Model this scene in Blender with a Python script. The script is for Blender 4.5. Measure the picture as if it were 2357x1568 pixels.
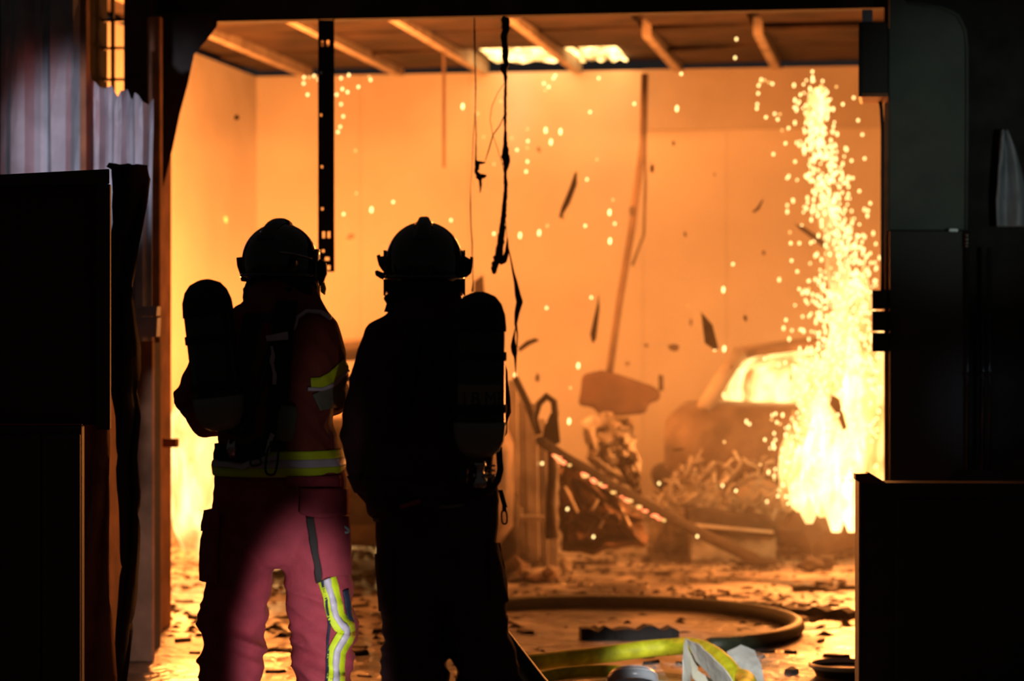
import bpy, bmesh, math, random
from mathutils import Vector, Matrix, noise
from mathutils.bvhtree import BVHTree
random.seed(7)
PI = math.pi
sc = bpy.context.scene
for o in list(bpy.data.objects): bpy.data.objects.remove(o)
COL = sc.collection

# ------------------------------------------------------------------ camera
FPX, CX, HY, CZ = 5565.0, 1178.5, 750.0, 1.55      # focal length in px (85 mm on 36 mm), centre, horizon row, eye height
cd = bpy.data.cameras.new('camera'); cam = bpy.data.objects.new('camera', cd); COL.objects.link(cam)
cam.location = (0, 0, CZ); cam.rotation_euler = (PI/2, 0, 0)
cd.sensor_width = 36; cd.lens = 85; cd.shift_y = -(784-HY)/2357; cd.clip_end = 200
cd.dof.use_dof = True; cd.dof.focus_distance = 8.2; cd.dof.aperture_fstop = 2.4
sc.camera = cam
# ------------------------------------------------------------------ world, exposure
w = bpy.data.worlds.new('night'); sc.world = w; w.use_nodes = True
w.node_tree.nodes['Background'].inputs[0].default_value = (0.95, 0.78, 0.70, 1)
w.node_tree.nodes['Background'].inputs[1].default_value = 0.015
sc.view_settings.view_transform = 'Standard'; sc.view_settings.look = 'None'
sc.view_settings.exposure = 0.0; sc.view_settings.gamma = 1.0; sc.view_settings.use_curve_mapping = False
try:
    sc.cycles.use_denoising = True; sc.cycles.max_bounces = 5; sc.cycles.diffuse_bounces = 3; sc.cycles.use_adaptive_sampling = True; sc.cycles.adaptive_threshold = 0.06; sc.cycles.transparent_max_bounces = 12
    sc.cycles.sample_clamp_indirect = 6.0; sc.cycles.volume_bounces = 0; sc.cycles.caustics_reflective = False
except Exception: pass

# ------------------------------------------------------------------ coordinates
def P(px, py, D): return Vector(((px-CX)/FPX*D, D, CZ-(py-HY)/FPX*D))
TH = math.radians(9.2); CT, ST = math.cos(TH), math.sin(TH)
def L(u, v, z): return Vector((u*CT+v*ST, -u*ST+v*CT, z))     # the building stands turned 9 degrees
def LP(px, py, v):                                            # where a sight line meets the building plane v
    tx = (px-CX)/FPX; s = v/(tx*ST+CT)
    return P(px, py, s)
def UV(px, v):
    tx = (px-CX)/FPX; s = v/(tx*ST+CT); return (tx*CT-ST)*s
VF, VB, ZC = 12.05, 19.3, 3.6                                 # front wall, back wall, ceiling

# ------------------------------------------------------------------ lights
FIRE = (1.0, 0.275, 0.050)
def point(name, loc, W, r, col=FIRE):
    l = bpy.data.lights.new(name, 'POINT'); l.energy = W; l.color = col; l.shadow_soft_size = r
    o = bpy.data.objects.new(name, l); COL.objects.link(o); o.location = loc; return o
def spot(name, loc, target, W, deg, blend, col, r=0.03):
    l = bpy.data.lights.new(name, 'SPOT'); l.energy = W; l.color = col; l.spot_size = math.radians(deg); l.spot_blend = blend; l.shadow_soft_size = r
    o = bpy.data.objects.new(name, l); COL.objects.link(o); o.location = loc
    o.rotation_euler = (Vector(target)-Vector(loc)).to_track_quat('-Z', 'Y').to_euler(); return o
point('fire_light_right', P(1985, 960, 14.9), 450, 0.35)
point('fire_light_left', L(-4.35, 15.3, 1.3), 1500, 0.45)
point('fire_light_middle', L(-2.9, 17.3, .8), 80, 0.4)
point('added_fill_high', L(-1.5, 15.4, 2.8), 120, 0.3)  # added fill with no flame of its own, brightens floor and debris
WHITE = (0.86, 0.93, 1.0)
t = spot('added_spot_legs', (0.10, 4.0, 0.35), (-0.635, 7.3, 0.48), 430, 20, 0.70, (1.0, 0.94, 0.97)); t.scale = (0.40, 1, 1)  # added unseen spot, cone squeezed to keep off the second firefighter
t = spot('added_spot_jacket', (0.10, 4.0, 0.45), P(742, 960, 7.25), 26, 11, 0.8, (1.0, 0.90, 0.90)); t.scale = (0.34, 1, 1)  # second added spot, weak, only for the sleeve and jacket side
spot('added_spot_bag', (1.35, 4.5, 1.9), P(1640, 1550, 10.5), 1500, 8.4, 0.6, (1, .97, .92))  # added spot outside the view, aimed at bag and hose
spot('lamp_light_sheets', (-3.2, 3.0, 1.3), P(160, 350, 10.8), 1300, 6.6, 0.7, (0.88, 0.86, 1.0), 0.1)
spot('added_spot_red', (2.6, 4.5, 1.9), P(190, 330, 10.8), 420, 7, 0.8, (1.0, 0.10, 0.03), 0.1)  # added red spot that tints the corrugated ribs, no beacon stands there
spot('lamp_light_right_wall', (2.6, 2.5, 1.6), P(2210, 330, 11.6), 240, 11, 0.9, (0.8, 1.0, 0.86), 0.15)
spot('added_spot_pipes', (2.2, 4.0, 1.4), P(2262, 930, 11.5), 70, 5.5, 1.0, (0.6, 0.78, 1.0), 0.08)  # added spot to draw highlights on the pipes

# ------------------------------------------------------------------ mesh helpers
def tag(o, label=None, cat=None, group=None, kind=None):
    if label: o['label'] = label
    if cat: o['category'] = cat
    if group: o['group'] = group
    if kind: o['kind'] = kind
    return o
class MB:
    def __init__(s): s.v = []; s.f = []
    def add(s, vs, fs):
        n = len(s.v); s.v += [Vector(p) for p in vs]; s.f += [tuple(i+n for i in f) for f in fs]; return s
    def hexa(s, p):      # 8 points: bottom 4, top 4
        return s.add(p, [(3,2,1,0),(4,5,6,7),(0,1,5,4),(1,2,6,5),(2,3,7,6),(3,0,4,7)])
    def box(s, c, size, M=None):
        c = Vector(c); hx, hy, hz = [k/2 for k in size]
        pts = [Vector(q) for q in ((-hx,-hy,-hz),(hx,-hy,-hz),(hx,hy,-hz),(-hx,hy,-hz),(-hx,-hy,hz),(hx,-hy,hz),(hx,hy,hz),(-hx,hy,hz))]
        if M is not None: pts = [M @ p for p in pts]
        return s.hexa([c+p for p in pts])
    def boxL(s, u0, u1, v0, v1, z0, z1):
        return s.hexa([L(u0,v0,z0),L(u1,v0,z0),L(u1,v1,z0),L(u0,v1,z0),L(u0,v0,z1),L(u1,v0,z1),L(u1,v1,z1),L(u0,v1,z1)])
    def loft(s, rings, cap=True):
        n = len(rings[0]); vs = [p for r in rings for p in r]; fs = []
        for i in range(len(rings)-1):
            for j in range(n):
                k = (j+1) % n; fs.append((i*n+j, i*n+k, (i+1)*n+k, (i+1)*n+j))
        if cap:
            a = len(vs); vs += [sum(rings[0], Vector())/n, sum(rings[-1], Vector())/n]; m = (len(rings)-1)*n
            for j in range(n):
                k = (j+1) % n; fs += [(a, k, j), (a+1, m+j, m+k)]
        return s.add(vs, fs)
    def tube(s, path, r, seg=8, cap=True, flat=1.0):
        path = [Vector(p) for p in path]; rings = []; n = len(path)
        ref = None
        for i, p in enumerate(path):
            t = (path[min(i+1, n-1)]-path[max(i-1, 0)])
            if t.length < 1e-9: t = Vector((0,0,1))
            t.normalize()
            if ref is None: ref = Vector((0,0,1)) if abs(t.z) < .9 else Vector((1,0,0))
            a = t.cross(ref)
            if a.length < 1e-5: a = t.cross(Vector((0.3,1,0.2)))
            a.normalize(); b = a.cross(t).normalized(); ref = b
            rr = r[i] if isinstance(r, (list, tuple)) else r
            rings.append([p + a*math.cos(2*PI*k/seg)*rr + b*math.sin(2*PI*k/seg)*rr*flat for k in range(seg)])
        return s.loft(rings, cap)
    def sphere(s, c, r, seg=12, rings=8, M=None):
        c = Vector(c); r = (r, r, r) if isinstance(r, (int, float)) else r
        rs = []
        for i in range(rings+1):
            a = -PI/2 + PI*(i+.02)/(rings+.04)
            q = [Vector((r[0]*math.cos(a)*math.cos(2*PI*k/seg), r[1]*math.cos(a)*math.sin(2*PI*k/seg), r[2]*math.sin(a))) for k in range(seg)]
            if M is not None: q = [M @ p for p in q]
            rs.append([c+p for p in q])
        return s.loft(rs)
    def lathe(s, c, prof, seg=24, M=None, cap=False):
        c = Vector(c); rs = []
        for r, z in prof:
            q = [Vector((r*math.cos(2*PI*k/seg), r*math.sin(2*PI*k/seg), z)) for k in range(seg)]
            if M is not None: q = [M @ p for p in q]
            rs.append([c+p for p in q])
        return s.loft(rs, cap)
    def prism(s, front, back):     # two matching outlines
        n = len(front); fs = [tuple(range(n)), tuple(range(2*n-1, n-1, -1))]
        for j in range(n): k = (j+1) % n; fs.append((j, j+n, k+n, k))
        return s.add(list(front)+list(back), fs)
    def grid(s, rows):
        m, n = len(rows), len(rows[0]); fs = [(i*n+j, i*n+j+1, (i+1)*n+j+1, (i+1)*n+j) for i in range(m-1) for j in range(n-1)]
        return s.add([p for r in rows for p in r], fs)
    def mesh(s, name, org=Vector()):
        me = bpy.data.meshes.new(name); me.from_pydata([tuple(p-org) for p in s.v], [], s.f)
        bm = bmesh.new(); bm.from_mesh(me); bmesh.ops.recalc_face_normals(bm, faces=bm.faces); bm.to_mesh(me); bm.free()
        return me
    def build(s, name, mat, parent=None, smooth=False, solid=0, bevel=0, sub=0):
        root = parent
        while root is not None and root.parent is not None: root = root.parent
        if root is None:
            xs = [p.x for p in s.v]; ys = [p.y for p in s.v]; zs = [p.z for p in s.v]
            org = Vector(((min(xs)+max(xs))/2, (min(ys)+max(ys))/2, min(zs)))
        else: org = Vector(root.location)
        me = s.mesh(name, org); o = bpy.data.objects.new(name, me); COL.objects.link(o)
        if root is None: o.location = org
        else: o.parent = parent
        me.materials.append(mat)
        if smooth: me.polygons.foreach_set('use_smooth', [True]*len(me.polygons))
        if solid: m = o.modifiers.new('solid', 'SOLIDIFY'); m.thickness = solid; m.offset = 0
        if bevel: m = o.modifiers.new('bevel', 'BEVEL'); m.width = bevel; m.segments = 2; m.limit_method = 'ANGLE'
        if sub: m = o.modifiers.new('sub', 'SUBSURF'); m.levels = m.render_levels = sub
        return o
def empty(name, loc):
    o = bpy.data.objects.new(name, None); COL.objects.link(o); o.location = loc; o.empty_display_size = .1; return o
def ico(r, seed, jit=.35, sub=1):     # rough lump
    bm = bmesh.new(); bmesh.ops.create_icosphere(bm, subdivisions=sub, radius=1)
    rr = random.Random(seed)
    for v in bm.verts: v.co *= 1 + rr.uniform(-jit, jit)
    vs = [Vector((v.co.x*r[0], v.co.y*r[1], v.co.z*r[2])) for v in bm.verts]; fs = [tuple(q.index for q in f.verts) for f in bm.faces]
    bm.free(); return vs, fs

# ------------------------------------------------------------------ materials
MATS = {}
def mat(name, col, rough=.7, metal=0, bump=0, bscale=30, var=0, vscale=6, emis=None, spec=.5, coat=0):
    if name in MATS: return MATS[name]
    m = bpy.data.materials.new(name); m.use_nodes = True; nt = m.node_tree; b = nt.nodes['Principled BSDF']
    b.inputs['Base Color'].default_value = (*col, 1); b.inputs['Roughness'].default_value = rough; b.inputs['Metallic'].default_value = metal
    b.inputs['Specular IOR Level'].default_value = spec; b.inputs['Coat Weight'].default_value = coat
    tc = nt.nodes.new('ShaderNodeTexCoord')
    if var:
        n = nt.nodes.new('ShaderNodeTexNoise'); n.inputs['Scale'].default_value = vscale; n.inputs['Detail'].default_value = 6
        nt.links.new(tc.outputs['Object'], n.inputs['Vector'])
        r = nt.nodes.new('ShaderNodeValToRGB'); r.color_ramp.elements[0].position = .35; r.color_ramp.elements[1].position = .65
        r.color_ramp.elements[0].color = (*[c*(1-var) for c in col], 1); r.color_ramp.elements[1].color = (*[min(1, c*(1+var)) for c in col], 1)
        nt.links.new(n.outputs['Fac'], r.inputs['Fac']); nt.links.new(r.outputs['Color'], b.inputs['Base Color'])
    if bump:
        n = nt.nodes.new('ShaderNodeTexNoise'); n.inputs['Scale'].default_value = bscale; n.inputs['Detail'].default_value = 5
        nt.links.new(tc.outputs['Object'], n.inputs['Vector'])
        k = nt.nodes.new('ShaderNodeBump'); k.inputs['Strength'].default_value = bump; k.inputs['Distance'].default_value = .01
        nt.links.new(n.outputs['Fac'], k.inputs['Height']); nt.links.new(k.outputs['Normal'], b.inputs['Normal'])
    if emis:
        b.inputs['Emission Color'].default_value = (*emis[0], 1); b.inputs['Emission Strength'].default_value = emis[1]
    MATS[name] = m; return m
def emit(name, col, s):
    if name in MATS: return MATS[name]
    m = bpy.data.materials.new(name); m.use_nodes = True; nt = m.node_tree; nt.nodes.clear()
    e = nt.nodes.new('ShaderNodeEmission'); e.inputs[0].default_value = (*col, 1); e.inputs[1].default_value = s
    o = nt.nodes.new('ShaderNodeOutputMaterial'); nt.links.new(e.outputs[0], o.inputs[0]); m.cycles.emission_sampling = 'NONE'; MATS[name] = m; return m
def flame_mat(name, s, cut, scale):
    m = bpy.data.materials.new(name); m.use_nodes = True; nt = m.node_tree; nt.nodes.clear(); N = nt.nodes.new; K = nt.links.new
    tc = N('ShaderNodeTexCoord'); mp = N('ShaderNodeMapping'); mp.inputs['Scale'].default_value = (scale, scale, scale*.33)
    K(tc.outputs['Object'], mp.inputs['Vector'])
    n = N('ShaderNodeTexNoise'); n.inputs['Scale'].default_value = 1; n.inputs['Detail'].default_value = 5; n.inputs['Distortion'].default_value = .6
    K(mp.outputs[0], n.inputs['Vector'])
    r = N('ShaderNodeValToRGB'); r.color_ramp.elements[0].position = .3; r.color_ramp.elements[1].position = .7
    r.color_ramp.elements[0].color = (1, .36, .06, 1); r.color_ramp.elements[1].color = (1, .66, .24, 1)
    K(n.outputs['Fac'], r.inputs['Fac'])
    e = N('ShaderNodeEmission'); K(r.outputs[0], e.inputs[0]); 
    st = N('ShaderNodeMapRange'); st.inputs['From Min'].default_value = .35; st.inputs['From Max'].default_value = .7
    st.inputs['To Min'].default_value = s*.45; st.inputs['To Max'].default_value = s*1.7; K(n.outputs['Fac'], st.inputs['Value']); K(st.outputs[0], e.inputs[1])
    a = N('ShaderNodeMapRange'); a.inputs['From Min'].default_value = cut-.1; a.inputs['From Max'].default_value = cut+.12; K(n.outputs['Fac'], a.inputs['Value'])
    t = N('ShaderNodeBsdfTransparent'); x = N('ShaderNodeMixShader'); K(a.outputs[0], x.inputs[0]); K(t.outputs[0], x.inputs[1]); K(e.outputs[0], x.inputs[2])
    o = N('ShaderNodeOutputMaterial'); K(x.outputs[0], o.inputs[0]); m.cycles.emission_sampling = 'NONE'; MATS[name] = m; return m

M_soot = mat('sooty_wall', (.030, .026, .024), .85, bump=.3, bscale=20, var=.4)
M_plaster = mat('scorched_plaster', (.62, .60, .57), .9, bump=.25, bscale=5, var=.10, vscale=1.2)
M_plaster2 = mat('scorched_plaster_upper', (.50, .47, .44), .9, bump=.25, bscale=5, var=.12, vscale=1.5)
M_ceil = mat('charred_ceiling', (.034, .019, .013), .8, bump=.6, bscale=6, var=.6, vscale=2.5)
M_joist = mat('bare_joist', (.42, .36, .31), .8, bump=.3, bscale=14, var=.25)
M_char = mat('charcoal', (.022, .018, .016), .8, bump=.7, bscale=40, var=.5)
M_ash = mat('ash_debris', (.42, .38, .33), .85, bump=.6, bscale=30, var=.5, vscale=10)
M_darkdeb = mat('dark_debris', (.06, .048, .04), .75, bump=.6, bscale=30, var=.5, vscale=10)
M_blackmetal = mat('black_metal', (.015, .014, .014), .5, .3, bump=.1)
M_black = mat('black_paint', (.030, .026, .025), .55, bump=.1, bscale=60)
M_soft = mat('black_cloth', (.022, .018, .016), .85, bump=.3, bscale=80)
M_gloss = mat('helmet_shell', (.010, .010, .010), .09, spec=.6, coat=.6)
M_rubber = mat('black_rubber', (.012, .012, .012), .45)
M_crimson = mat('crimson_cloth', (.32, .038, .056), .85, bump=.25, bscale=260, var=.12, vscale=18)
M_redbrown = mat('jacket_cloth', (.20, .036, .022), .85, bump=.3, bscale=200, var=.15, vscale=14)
M_suitshade = mat('shade_darkened_suit', (.045, .010, .012), .9, bump=.3, bscale=160, var=.2, vscale=12)  # crimson cloth coloured dark, shade put into the base colour
M_yellow = mat('hi_vis_yellow', (.62, .80, .012), .6, bump=.2, bscale=200)
M_silver = mat('reflective_silver', (.55, .52, .60), .45, bump=.15, bscale=200)
M_khaki = mat('khaki_pad', (.16, .17, .12), .8, bump=.3, bscale=150)
M_navy = mat('navy_patch', (.012, .022, .045), .7, bump=.3, bscale=150)
M_strap = mat('white_strap', (.55, .50, .56), .7, bump=.2, bscale=200)
M_tank = mat('tank_shell', (.014, .014, .013), .30, spec=.5, bump=.05)
M_tankg = mat('tank_grey', (.20, .215, .19), .42, bump=.05)
M_label = mat('tank_label', (.16, .13, .09), .6)
M_chrome = mat('worn_steel', (.45, .46, .47), .25, 1.0)
M_sheet = mat('corrugated_steel', (.40, .41, .47), .55, .2, bump=.15, bscale=18, var=.2, vscale=5)
M_rust = mat('scorched_wood', (.32, .15, .08), .8, bump=.4, bscale=20, var=.35, vscale=5)
M_greendark = mat('painted_panel', (.10, .115, .10), .6, bump=.1, bscale=12, var=.15)
M_bag = mat('grey_canvas', (.60, .61, .57), .6, bump=.25, bscale=40, var=.18, vscale=9)
M_hoseY = mat('yellow_hose', (.62, .64, .02), .55, bump=.35, bscale=120, var=.3, vscale=14)
M_hoseD = mat('dark_hose', (.045, .055, .03), .5, bump=.3, bscale=90, var=.4, vscale=8)
M_plastic = mat('clouded_plastic', (.42, .46, .52), .25, bump=.1)
M_enamel = mat('enamel_rim', (.55, .58, .62), .35)
M_burnt = mat('hazed_burnt_paint', (.26, .21, .18), .6, .2, bump=.4, bscale=14, var=.5, vscale=4)  # burnt paint, lightened in its colour to imitate haze
M_brown = mat('heat_browned_steel', (.17, .12, .095), .7, bump=.4, bscale=15, var=.3)
M_paleash = mat('ash_coated_metal', (.62, .58, .53), .75, .1, bump=.5, bscale=12, var=.3, vscale=4)  # even pale tone shared by debris, boards and strips
M_spark = emit('spark_glow', (1, .66, .24), 3.6)
M_spark2 = emit('spark_glow_dim', (1, .52, .14), 1.8)
M_ember = emit('ember_glow', (1, .20, .07), 3.2)
M_flame = flame_mat('flame', 2.4, .44, 6)
M_flameW = flame_mat('flame_white', 4.2, .48, 9)
M_flameS = flame_mat('flame_soft', 1.6, .5, 4)

# wet floor
def floor_mat():
    m = bpy.data.materials.new('wet_concrete'); m.use_nodes = True; nt = m.node_tree; b = nt.nodes['Principled BSDF']; N = nt.nodes.new; K = nt.links.new
    tc = N('ShaderNodeTexCoord')
    def nz(s, d=6, dist=0):
        n = N('ShaderNodeTexNoise'); n.inputs['Scale'].default_value = s; n.inputs['Detail'].default_value = d; n.inputs['Distortion'].default_value = dist
        K(tc.outputs['Object'], n.inputs['Vector']); return n
    a = nz(1.6, 8, .4)
    r = N('ShaderNodeValToRGB'); r.color_ramp.elements[0].position = .36; r.color_ramp.elements[1].position = .66
    r.color_ramp.elements[0].color = (.05, .04, .034, 1); r.color_ramp.elements[1].color = (.66, .60, .54, 1)
    K(a.outputs['Fac'], r.inputs['Fac']); K(r.outputs[0], b.inputs['Base Color'])
    p = nz(1.1, 4, .3); q = N('ShaderNodeMapRange'); q.inputs['From Min'].default_value = .40; q.inputs['From Max'].default_value = .62
    q.inputs['To Min'].default_value = .16; q.inputs['To Max'].default_value = .50; K(p.outputs['Fac'], q.inputs['Value']); K(q.outputs[0], b.inputs['Roughness'])
    c = nz(6.5, 9, .5); k = N('ShaderNodeBump'); k.inputs['Strength'].default_value = .6; k.inputs['Distance'].default_value = .06
    K(c.outputs['Fac'], k.inputs['Height']); K(k.outputs[0], b.inputs['Normal']); b.inputs['Specular IOR Level'].default_value = .7
    return m
M_floor = floor_mat()

# ================================================================== STRUCTURE
def struct(o): o['kind'] = 'structure'; return o
struct(MB().boxL(-9, 5, -1.5, VB+.3, -.2, 0).build('floor', M_floor))
UL, UR = UV(590, VB), 3.2
# back wall with its panels
wb = struct(MB().boxL(UL-.2, UR+.2, VB+.03, VB+.2, 0, ZC).build('wall_back', M_plaster2))
cols = [UL] + [UV(x, VB) for x in (1480, 1672)] + [UR]
zs = CZ+(HY-303)/FPX*19.5
cols = [UL, UV(830, VB), UV(1080, VB), UV(1480, VB), UV(1672, VB), UV(1860, VB), UR]
for i in range(len(cols)-1):
    g = .0015
    if i < 3: MB().boxL(cols[i]+g, cols[i+1]-g, VB, VB+.03, 0, ZC).build('panel', M_plaster, wb)
    else:
        MB().boxL(cols[i]+g, cols[i+1]-g, VB, VB+.03, 0, zs-g).build('panel', M_plaster, wb)
    if i == 3: MB().boxL(cols[i]+g, cols[-1]-g, VB-.03, VB+.03, zs+g, ZC).build('header_panel', M_plaster2, wb)
struct(MB().boxL(UL-.2, UL, VF, VB, 0, ZC).build('wall_left', M_plaster))
struct(MB().boxL(UR, UR+.2, VF, VB, 0, ZC).build('wall_right', M_plaster2))
# ceiling with joists
ce = struct(MB().boxL(UL-.2, UR+.2, VF, VB+.2, ZC+.10, ZC+.2).build('ceiling', M_ceil))
for xa in (710, 920, 1115, 1330, 1560, 1785):
    u = UV(xa, VB); j0 = 13.2 if xa < 1400 else (16.9 if xa < 1700 else 16.9)
    MB().boxL(u-.03, u+.035, j0, VB, ZC-.02, ZC+.12).build('joist', M_joist, ce)
# ceiling boards between the joists, some sagging
rr = random.Random(3)
us = sorted([UL] + [UV(x, VB) for x in (710, 920, 1115, 1330, 1560, 1785)] + [UR])
for i in range(len(us)-1):
    for k in range(5):
        v0 = 13.2+k*1.22; sag = rr.uniform(-.03, .05)
        if (i, k) in ((3, 4), (4, 4)): continue
        a, b_ = us[i]+.045, us[i+1]-.04
        MB().hexa([L(a, v0, ZC+.04-sag), L(b_, v0, ZC+.04), L(b_, v0+1.18, ZC+.05), L(a, v0+1.18, ZC+.05-sag*.4),
                   L(a, v0, ZC+.06-sag), L(b_, v0, ZC+.06), L(b_, v0+1.18, ZC+.07), L(a, v0+1.18, ZC+.07-sag*.4)]).build('ceiling_board', M_ceil, ce)
# front wall
uj, ujr = UV(385, VF), UV(2036, VF)
zl = CZ+(HY-47)/FPX*12.3
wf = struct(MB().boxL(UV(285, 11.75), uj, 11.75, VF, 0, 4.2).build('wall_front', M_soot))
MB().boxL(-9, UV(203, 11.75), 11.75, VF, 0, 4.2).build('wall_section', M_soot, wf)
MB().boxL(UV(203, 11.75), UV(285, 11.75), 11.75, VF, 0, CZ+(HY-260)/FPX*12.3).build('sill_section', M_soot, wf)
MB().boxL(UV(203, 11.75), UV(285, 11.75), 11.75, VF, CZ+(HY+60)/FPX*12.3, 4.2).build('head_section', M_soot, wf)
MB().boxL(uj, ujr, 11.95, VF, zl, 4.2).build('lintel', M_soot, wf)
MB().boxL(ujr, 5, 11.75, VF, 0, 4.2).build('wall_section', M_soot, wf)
# bars across the narrow opening
wn = struct(MB().boxL(UV(262, 12), UV(268, 12), 11.95, 11.98, CZ+(HY-270)/FPX*12.3, CZ+(HY+40)/FPX*12.3).build('window_1', M_blackmetal))
for y in (38, 103, 176):
    MB().boxL(UV(200, 12), UV(288, 12), 11.96, 12.0, CZ+(HY-y-3)/FPX*12.3, CZ+(HY-y+3)/FPX*12.3).build('window_bar', M_blackmetal, wn)
# bent corner of the door head
out = [(376, 430), (398, 340), (414, 262), (432, 195), (447, 125), (476, 92), (500, 60), (500, 30), (340, 30), (340, 430)]
t1 = struct(MB().prism([LP(x, y, 11.90) for x, y in out], [LP(x, y, 11.94) for x, y in out]).build('trim_1', M_soot))
# left jamb boards, lit from inside
t2 = struct(MB().boxL(uj-.004, uj+.02, 11.72, VF+.01, 0, zl).build('trim_2', M_rust, bevel=.006))
t3 = struct(MB().boxL(UV(362, 11.74)-.03, UV(362, 11.74)+.03, 11.69, 11.74, 0, zl).build('trim_3', M_rust, bevel=.008))

# ================================================================== HAZE
hz = MB().boxL(UL+.01, UR-.01, VF+.02, VB-.05, .012, 2.75).build('smoke_haze', None)
hm = bpy.data.materials.new('smoke'); hm.use_nodes = True; nt = hm.node_tree; nt.nodes.clear()
vs = nt.nodes.new('ShaderNodeVolumeScatter'); vs.inputs['Density'].default_value = .04; vs.inputs['Color'].default_value = (.9, .85, .8, 1); vs.inputs['Anisotropy'].default_value = .2
oo = nt.nodes.new('ShaderNodeOutputMaterial'); nt.links.new(vs.outputs[0], oo.inputs['Volume'])
hz.data.materials.clear(); hz.data.materials.append(hm)
tag(hz, 'thin fire-lit smoke filling the burning room', 'smoke', kind='stuff')

# ================================================================== PEOPLE
def remesh(mb, voxel, it=4, fold=None):
    me = mb.mesh('tmp'); o = bpy.data.objects.new('tmp', me); COL.objects.link(o)
    m = o.modifiers.new('r', 'REMESH'); m.mode = 'VOXEL'; m.voxel_size = voxel
    m = o.modifiers.new('s', 'SMOOTH'); m.factor = .5; m.iterations = it
    dg = bpy.context.evaluated_depsgraph_get(); dg.update()
    new = bpy.data.meshes.new_from_object(o.evaluated_get(dg)); bpy.data.objects.remove(o)
    if fold:
        nor = [v.normal.copy() for v in new.vertices]
        for v, n in zip(new.vertices, nor): v.co += n*fold(v.co, n)
    return new
def from_mesh(name, me, material, parent):
    root = parent
    while root.parent is not None: root = root.parent
    me.transform(Matrix.Translation(-Vector(root.location))); me.name = name
    o = bpy.data.objects.new(name, me); COL.objects.link(o); o.parent = parent
    me.materials.clear(); me.materials.append(material); me.polygons.foreach_set('use_smooth', [True]*len(me.polygons)); return o
def limb(mb, D, pts, seg=18):
    k = D/FPX; c = [P(x, y, D)+Vector((0, dy, 0)) for x, y, dy, ra, rb in pts]; rings = []; n = len(c)
    # round the ends off
    for i, p in enumerate(c):
        t = (c[min(i+1, n-1)]-c[max(i-1, 0)]).normalized()
        a = t.cross(Vector((0, 1, 0)))
        if a.length < .35: a = Vector((1, 0, 0)) - t*t.x
        a.normalize()
        if a.x < 0: a = -a
        b = a.cross(t).normalized(); ra, rb = pts[i][3]*k, pts[i][4]*k
        ring = lambda f, off: [p + t*off + (a*math.cos(2*PI*q/seg)*ra + b*math.sin(2*PI*q/seg)*rb)*f for q in range(seg)]
        e = min(ra, rb)
        if i == 0: rings += [ring(.5, -e*.42), ring(.82, -e*.27)]
        rings.append(ring(1, 0))
        if i == n-1: rings += [ring(.82, e*.27), ring(.5, e*.42)]
    mb.loft(rings)
def bvh_of(me): return BVHTree.FromPolygons([v.co.copy() for v in me.vertices], [tuple(p.vertices) for p in me.polygons])
def patch(mb, bvh, D, rows, lift=.004, fallback=0):
    """rows of picture points are laid onto the cloth from behind, each keeping its place on the garment"""
    out = []
    for r in rows:
        q = []
        for x, y in r:
            o = P(x, y, D); d = o.normalized() if False else (o-Vector((0, 0, CZ))).normalized(); o2 = Vector((0, 0, CZ))+d*(D*.85)
            h = bvh.ray_cast(o2, d, 3)
            if h[0] is None or h[0].y > D+.26:
                hh = bvh.find_nearest(o); p = hh[0]+hh[1]*lift
            else: p = h[0]+(h[1] if h[1].y < 0 else -h[1])*lift*.6 - Vector((0, lift*.6, 0))
            q.append(p)
        out.append(q)
    return mb.grid(out)
def strip_rows(center, halfw, n=40):
    """centre line points -> dense rows across"""
    c = [Vector((x, y)) for x, y in center]; seg = []
    tot = [0]
    for i in range(len(c)-1): tot.append(tot[-1]+(c[i+1]-c[i]).length)
    def at(s):
        for i in range(len(c)-1):
            if s <= tot[i+1] or i == len(c)-2:
                f = (s-tot[i])/max(1e-6, tot[i+1]-tot[i]); return c[i].lerp(c[i+1], f)
    rows = []
    for i in range(n+1):
        s = tot[-1]*i/n; p = at(s); a = at(max(0, s-6)); b = at(min(tot[-1], s+6)); t = (b-a).normalized(); nn = Vector((-t.y, t.x))
        rows.append([tuple(p+nn*h) for h in halfw])
    return rows
def quad_rows(p00, p10, p11, p01, nx=14, ny=14):
    rows = []
    for j in range(ny+1):
        r = []
        for i in range(nx+1):
            u, v = i/nx, j/ny; a = Vector(p00).lerp(Vector(p10), u); b = Vector(p01).lerp(Vector(p11), u); r.append(tuple(a.lerp(b, v)))
        rows.append(r)
    return rows
def hand(mb, wrist, fwd, up, side, k=1.0):
    """a gloved hand: palm, four curled fingers, thumb from the side"""
    fwd = fwd.normalized(); up = up.normalized(); rt = fwd.cross(up).normalized()
    pm = []
    for d, wd, th in ((0, .030, .026), (.03, .040, .024), (.075, .046, .022), (.10, .044, .018)):
        c = wrist+fwd*d*k; pm.append([c + rt*math.cos(2*PI*q/12)*wd*k + up*math.sin(2*PI*q/12)*th*k for q in range(12)])
    mb.loft(pm)
    for i, (o, l) in enumerate(((-.033, .070), (-.011, .080), (.011, .075), (.033, .060))):
        b = wrist+fwd*.088*k+rt*o*k
        mb.tube([b, b+fwd*l*.42*k-up*.006*k, b+fwd*l*.62*k-up*l*.42*k, b+fwd*l*.28*k-up*l*.75*k], [.0115*k, .0110*k, .0105*k, .009*k], 8)
    b = wrist+fwd*.03*k+rt*.036*k*side
    mb.tube([b, b+fwd*.03*k+rt*.03*side*k-up*.01*k, b+fwd*.06*k+rt*.028*side*k-up*.035*k, b+fwd*.07*k+rt*.008*side*k-up*.055*k], [.015*k, .0135*k, .012*k, .010*k], 8)
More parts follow.
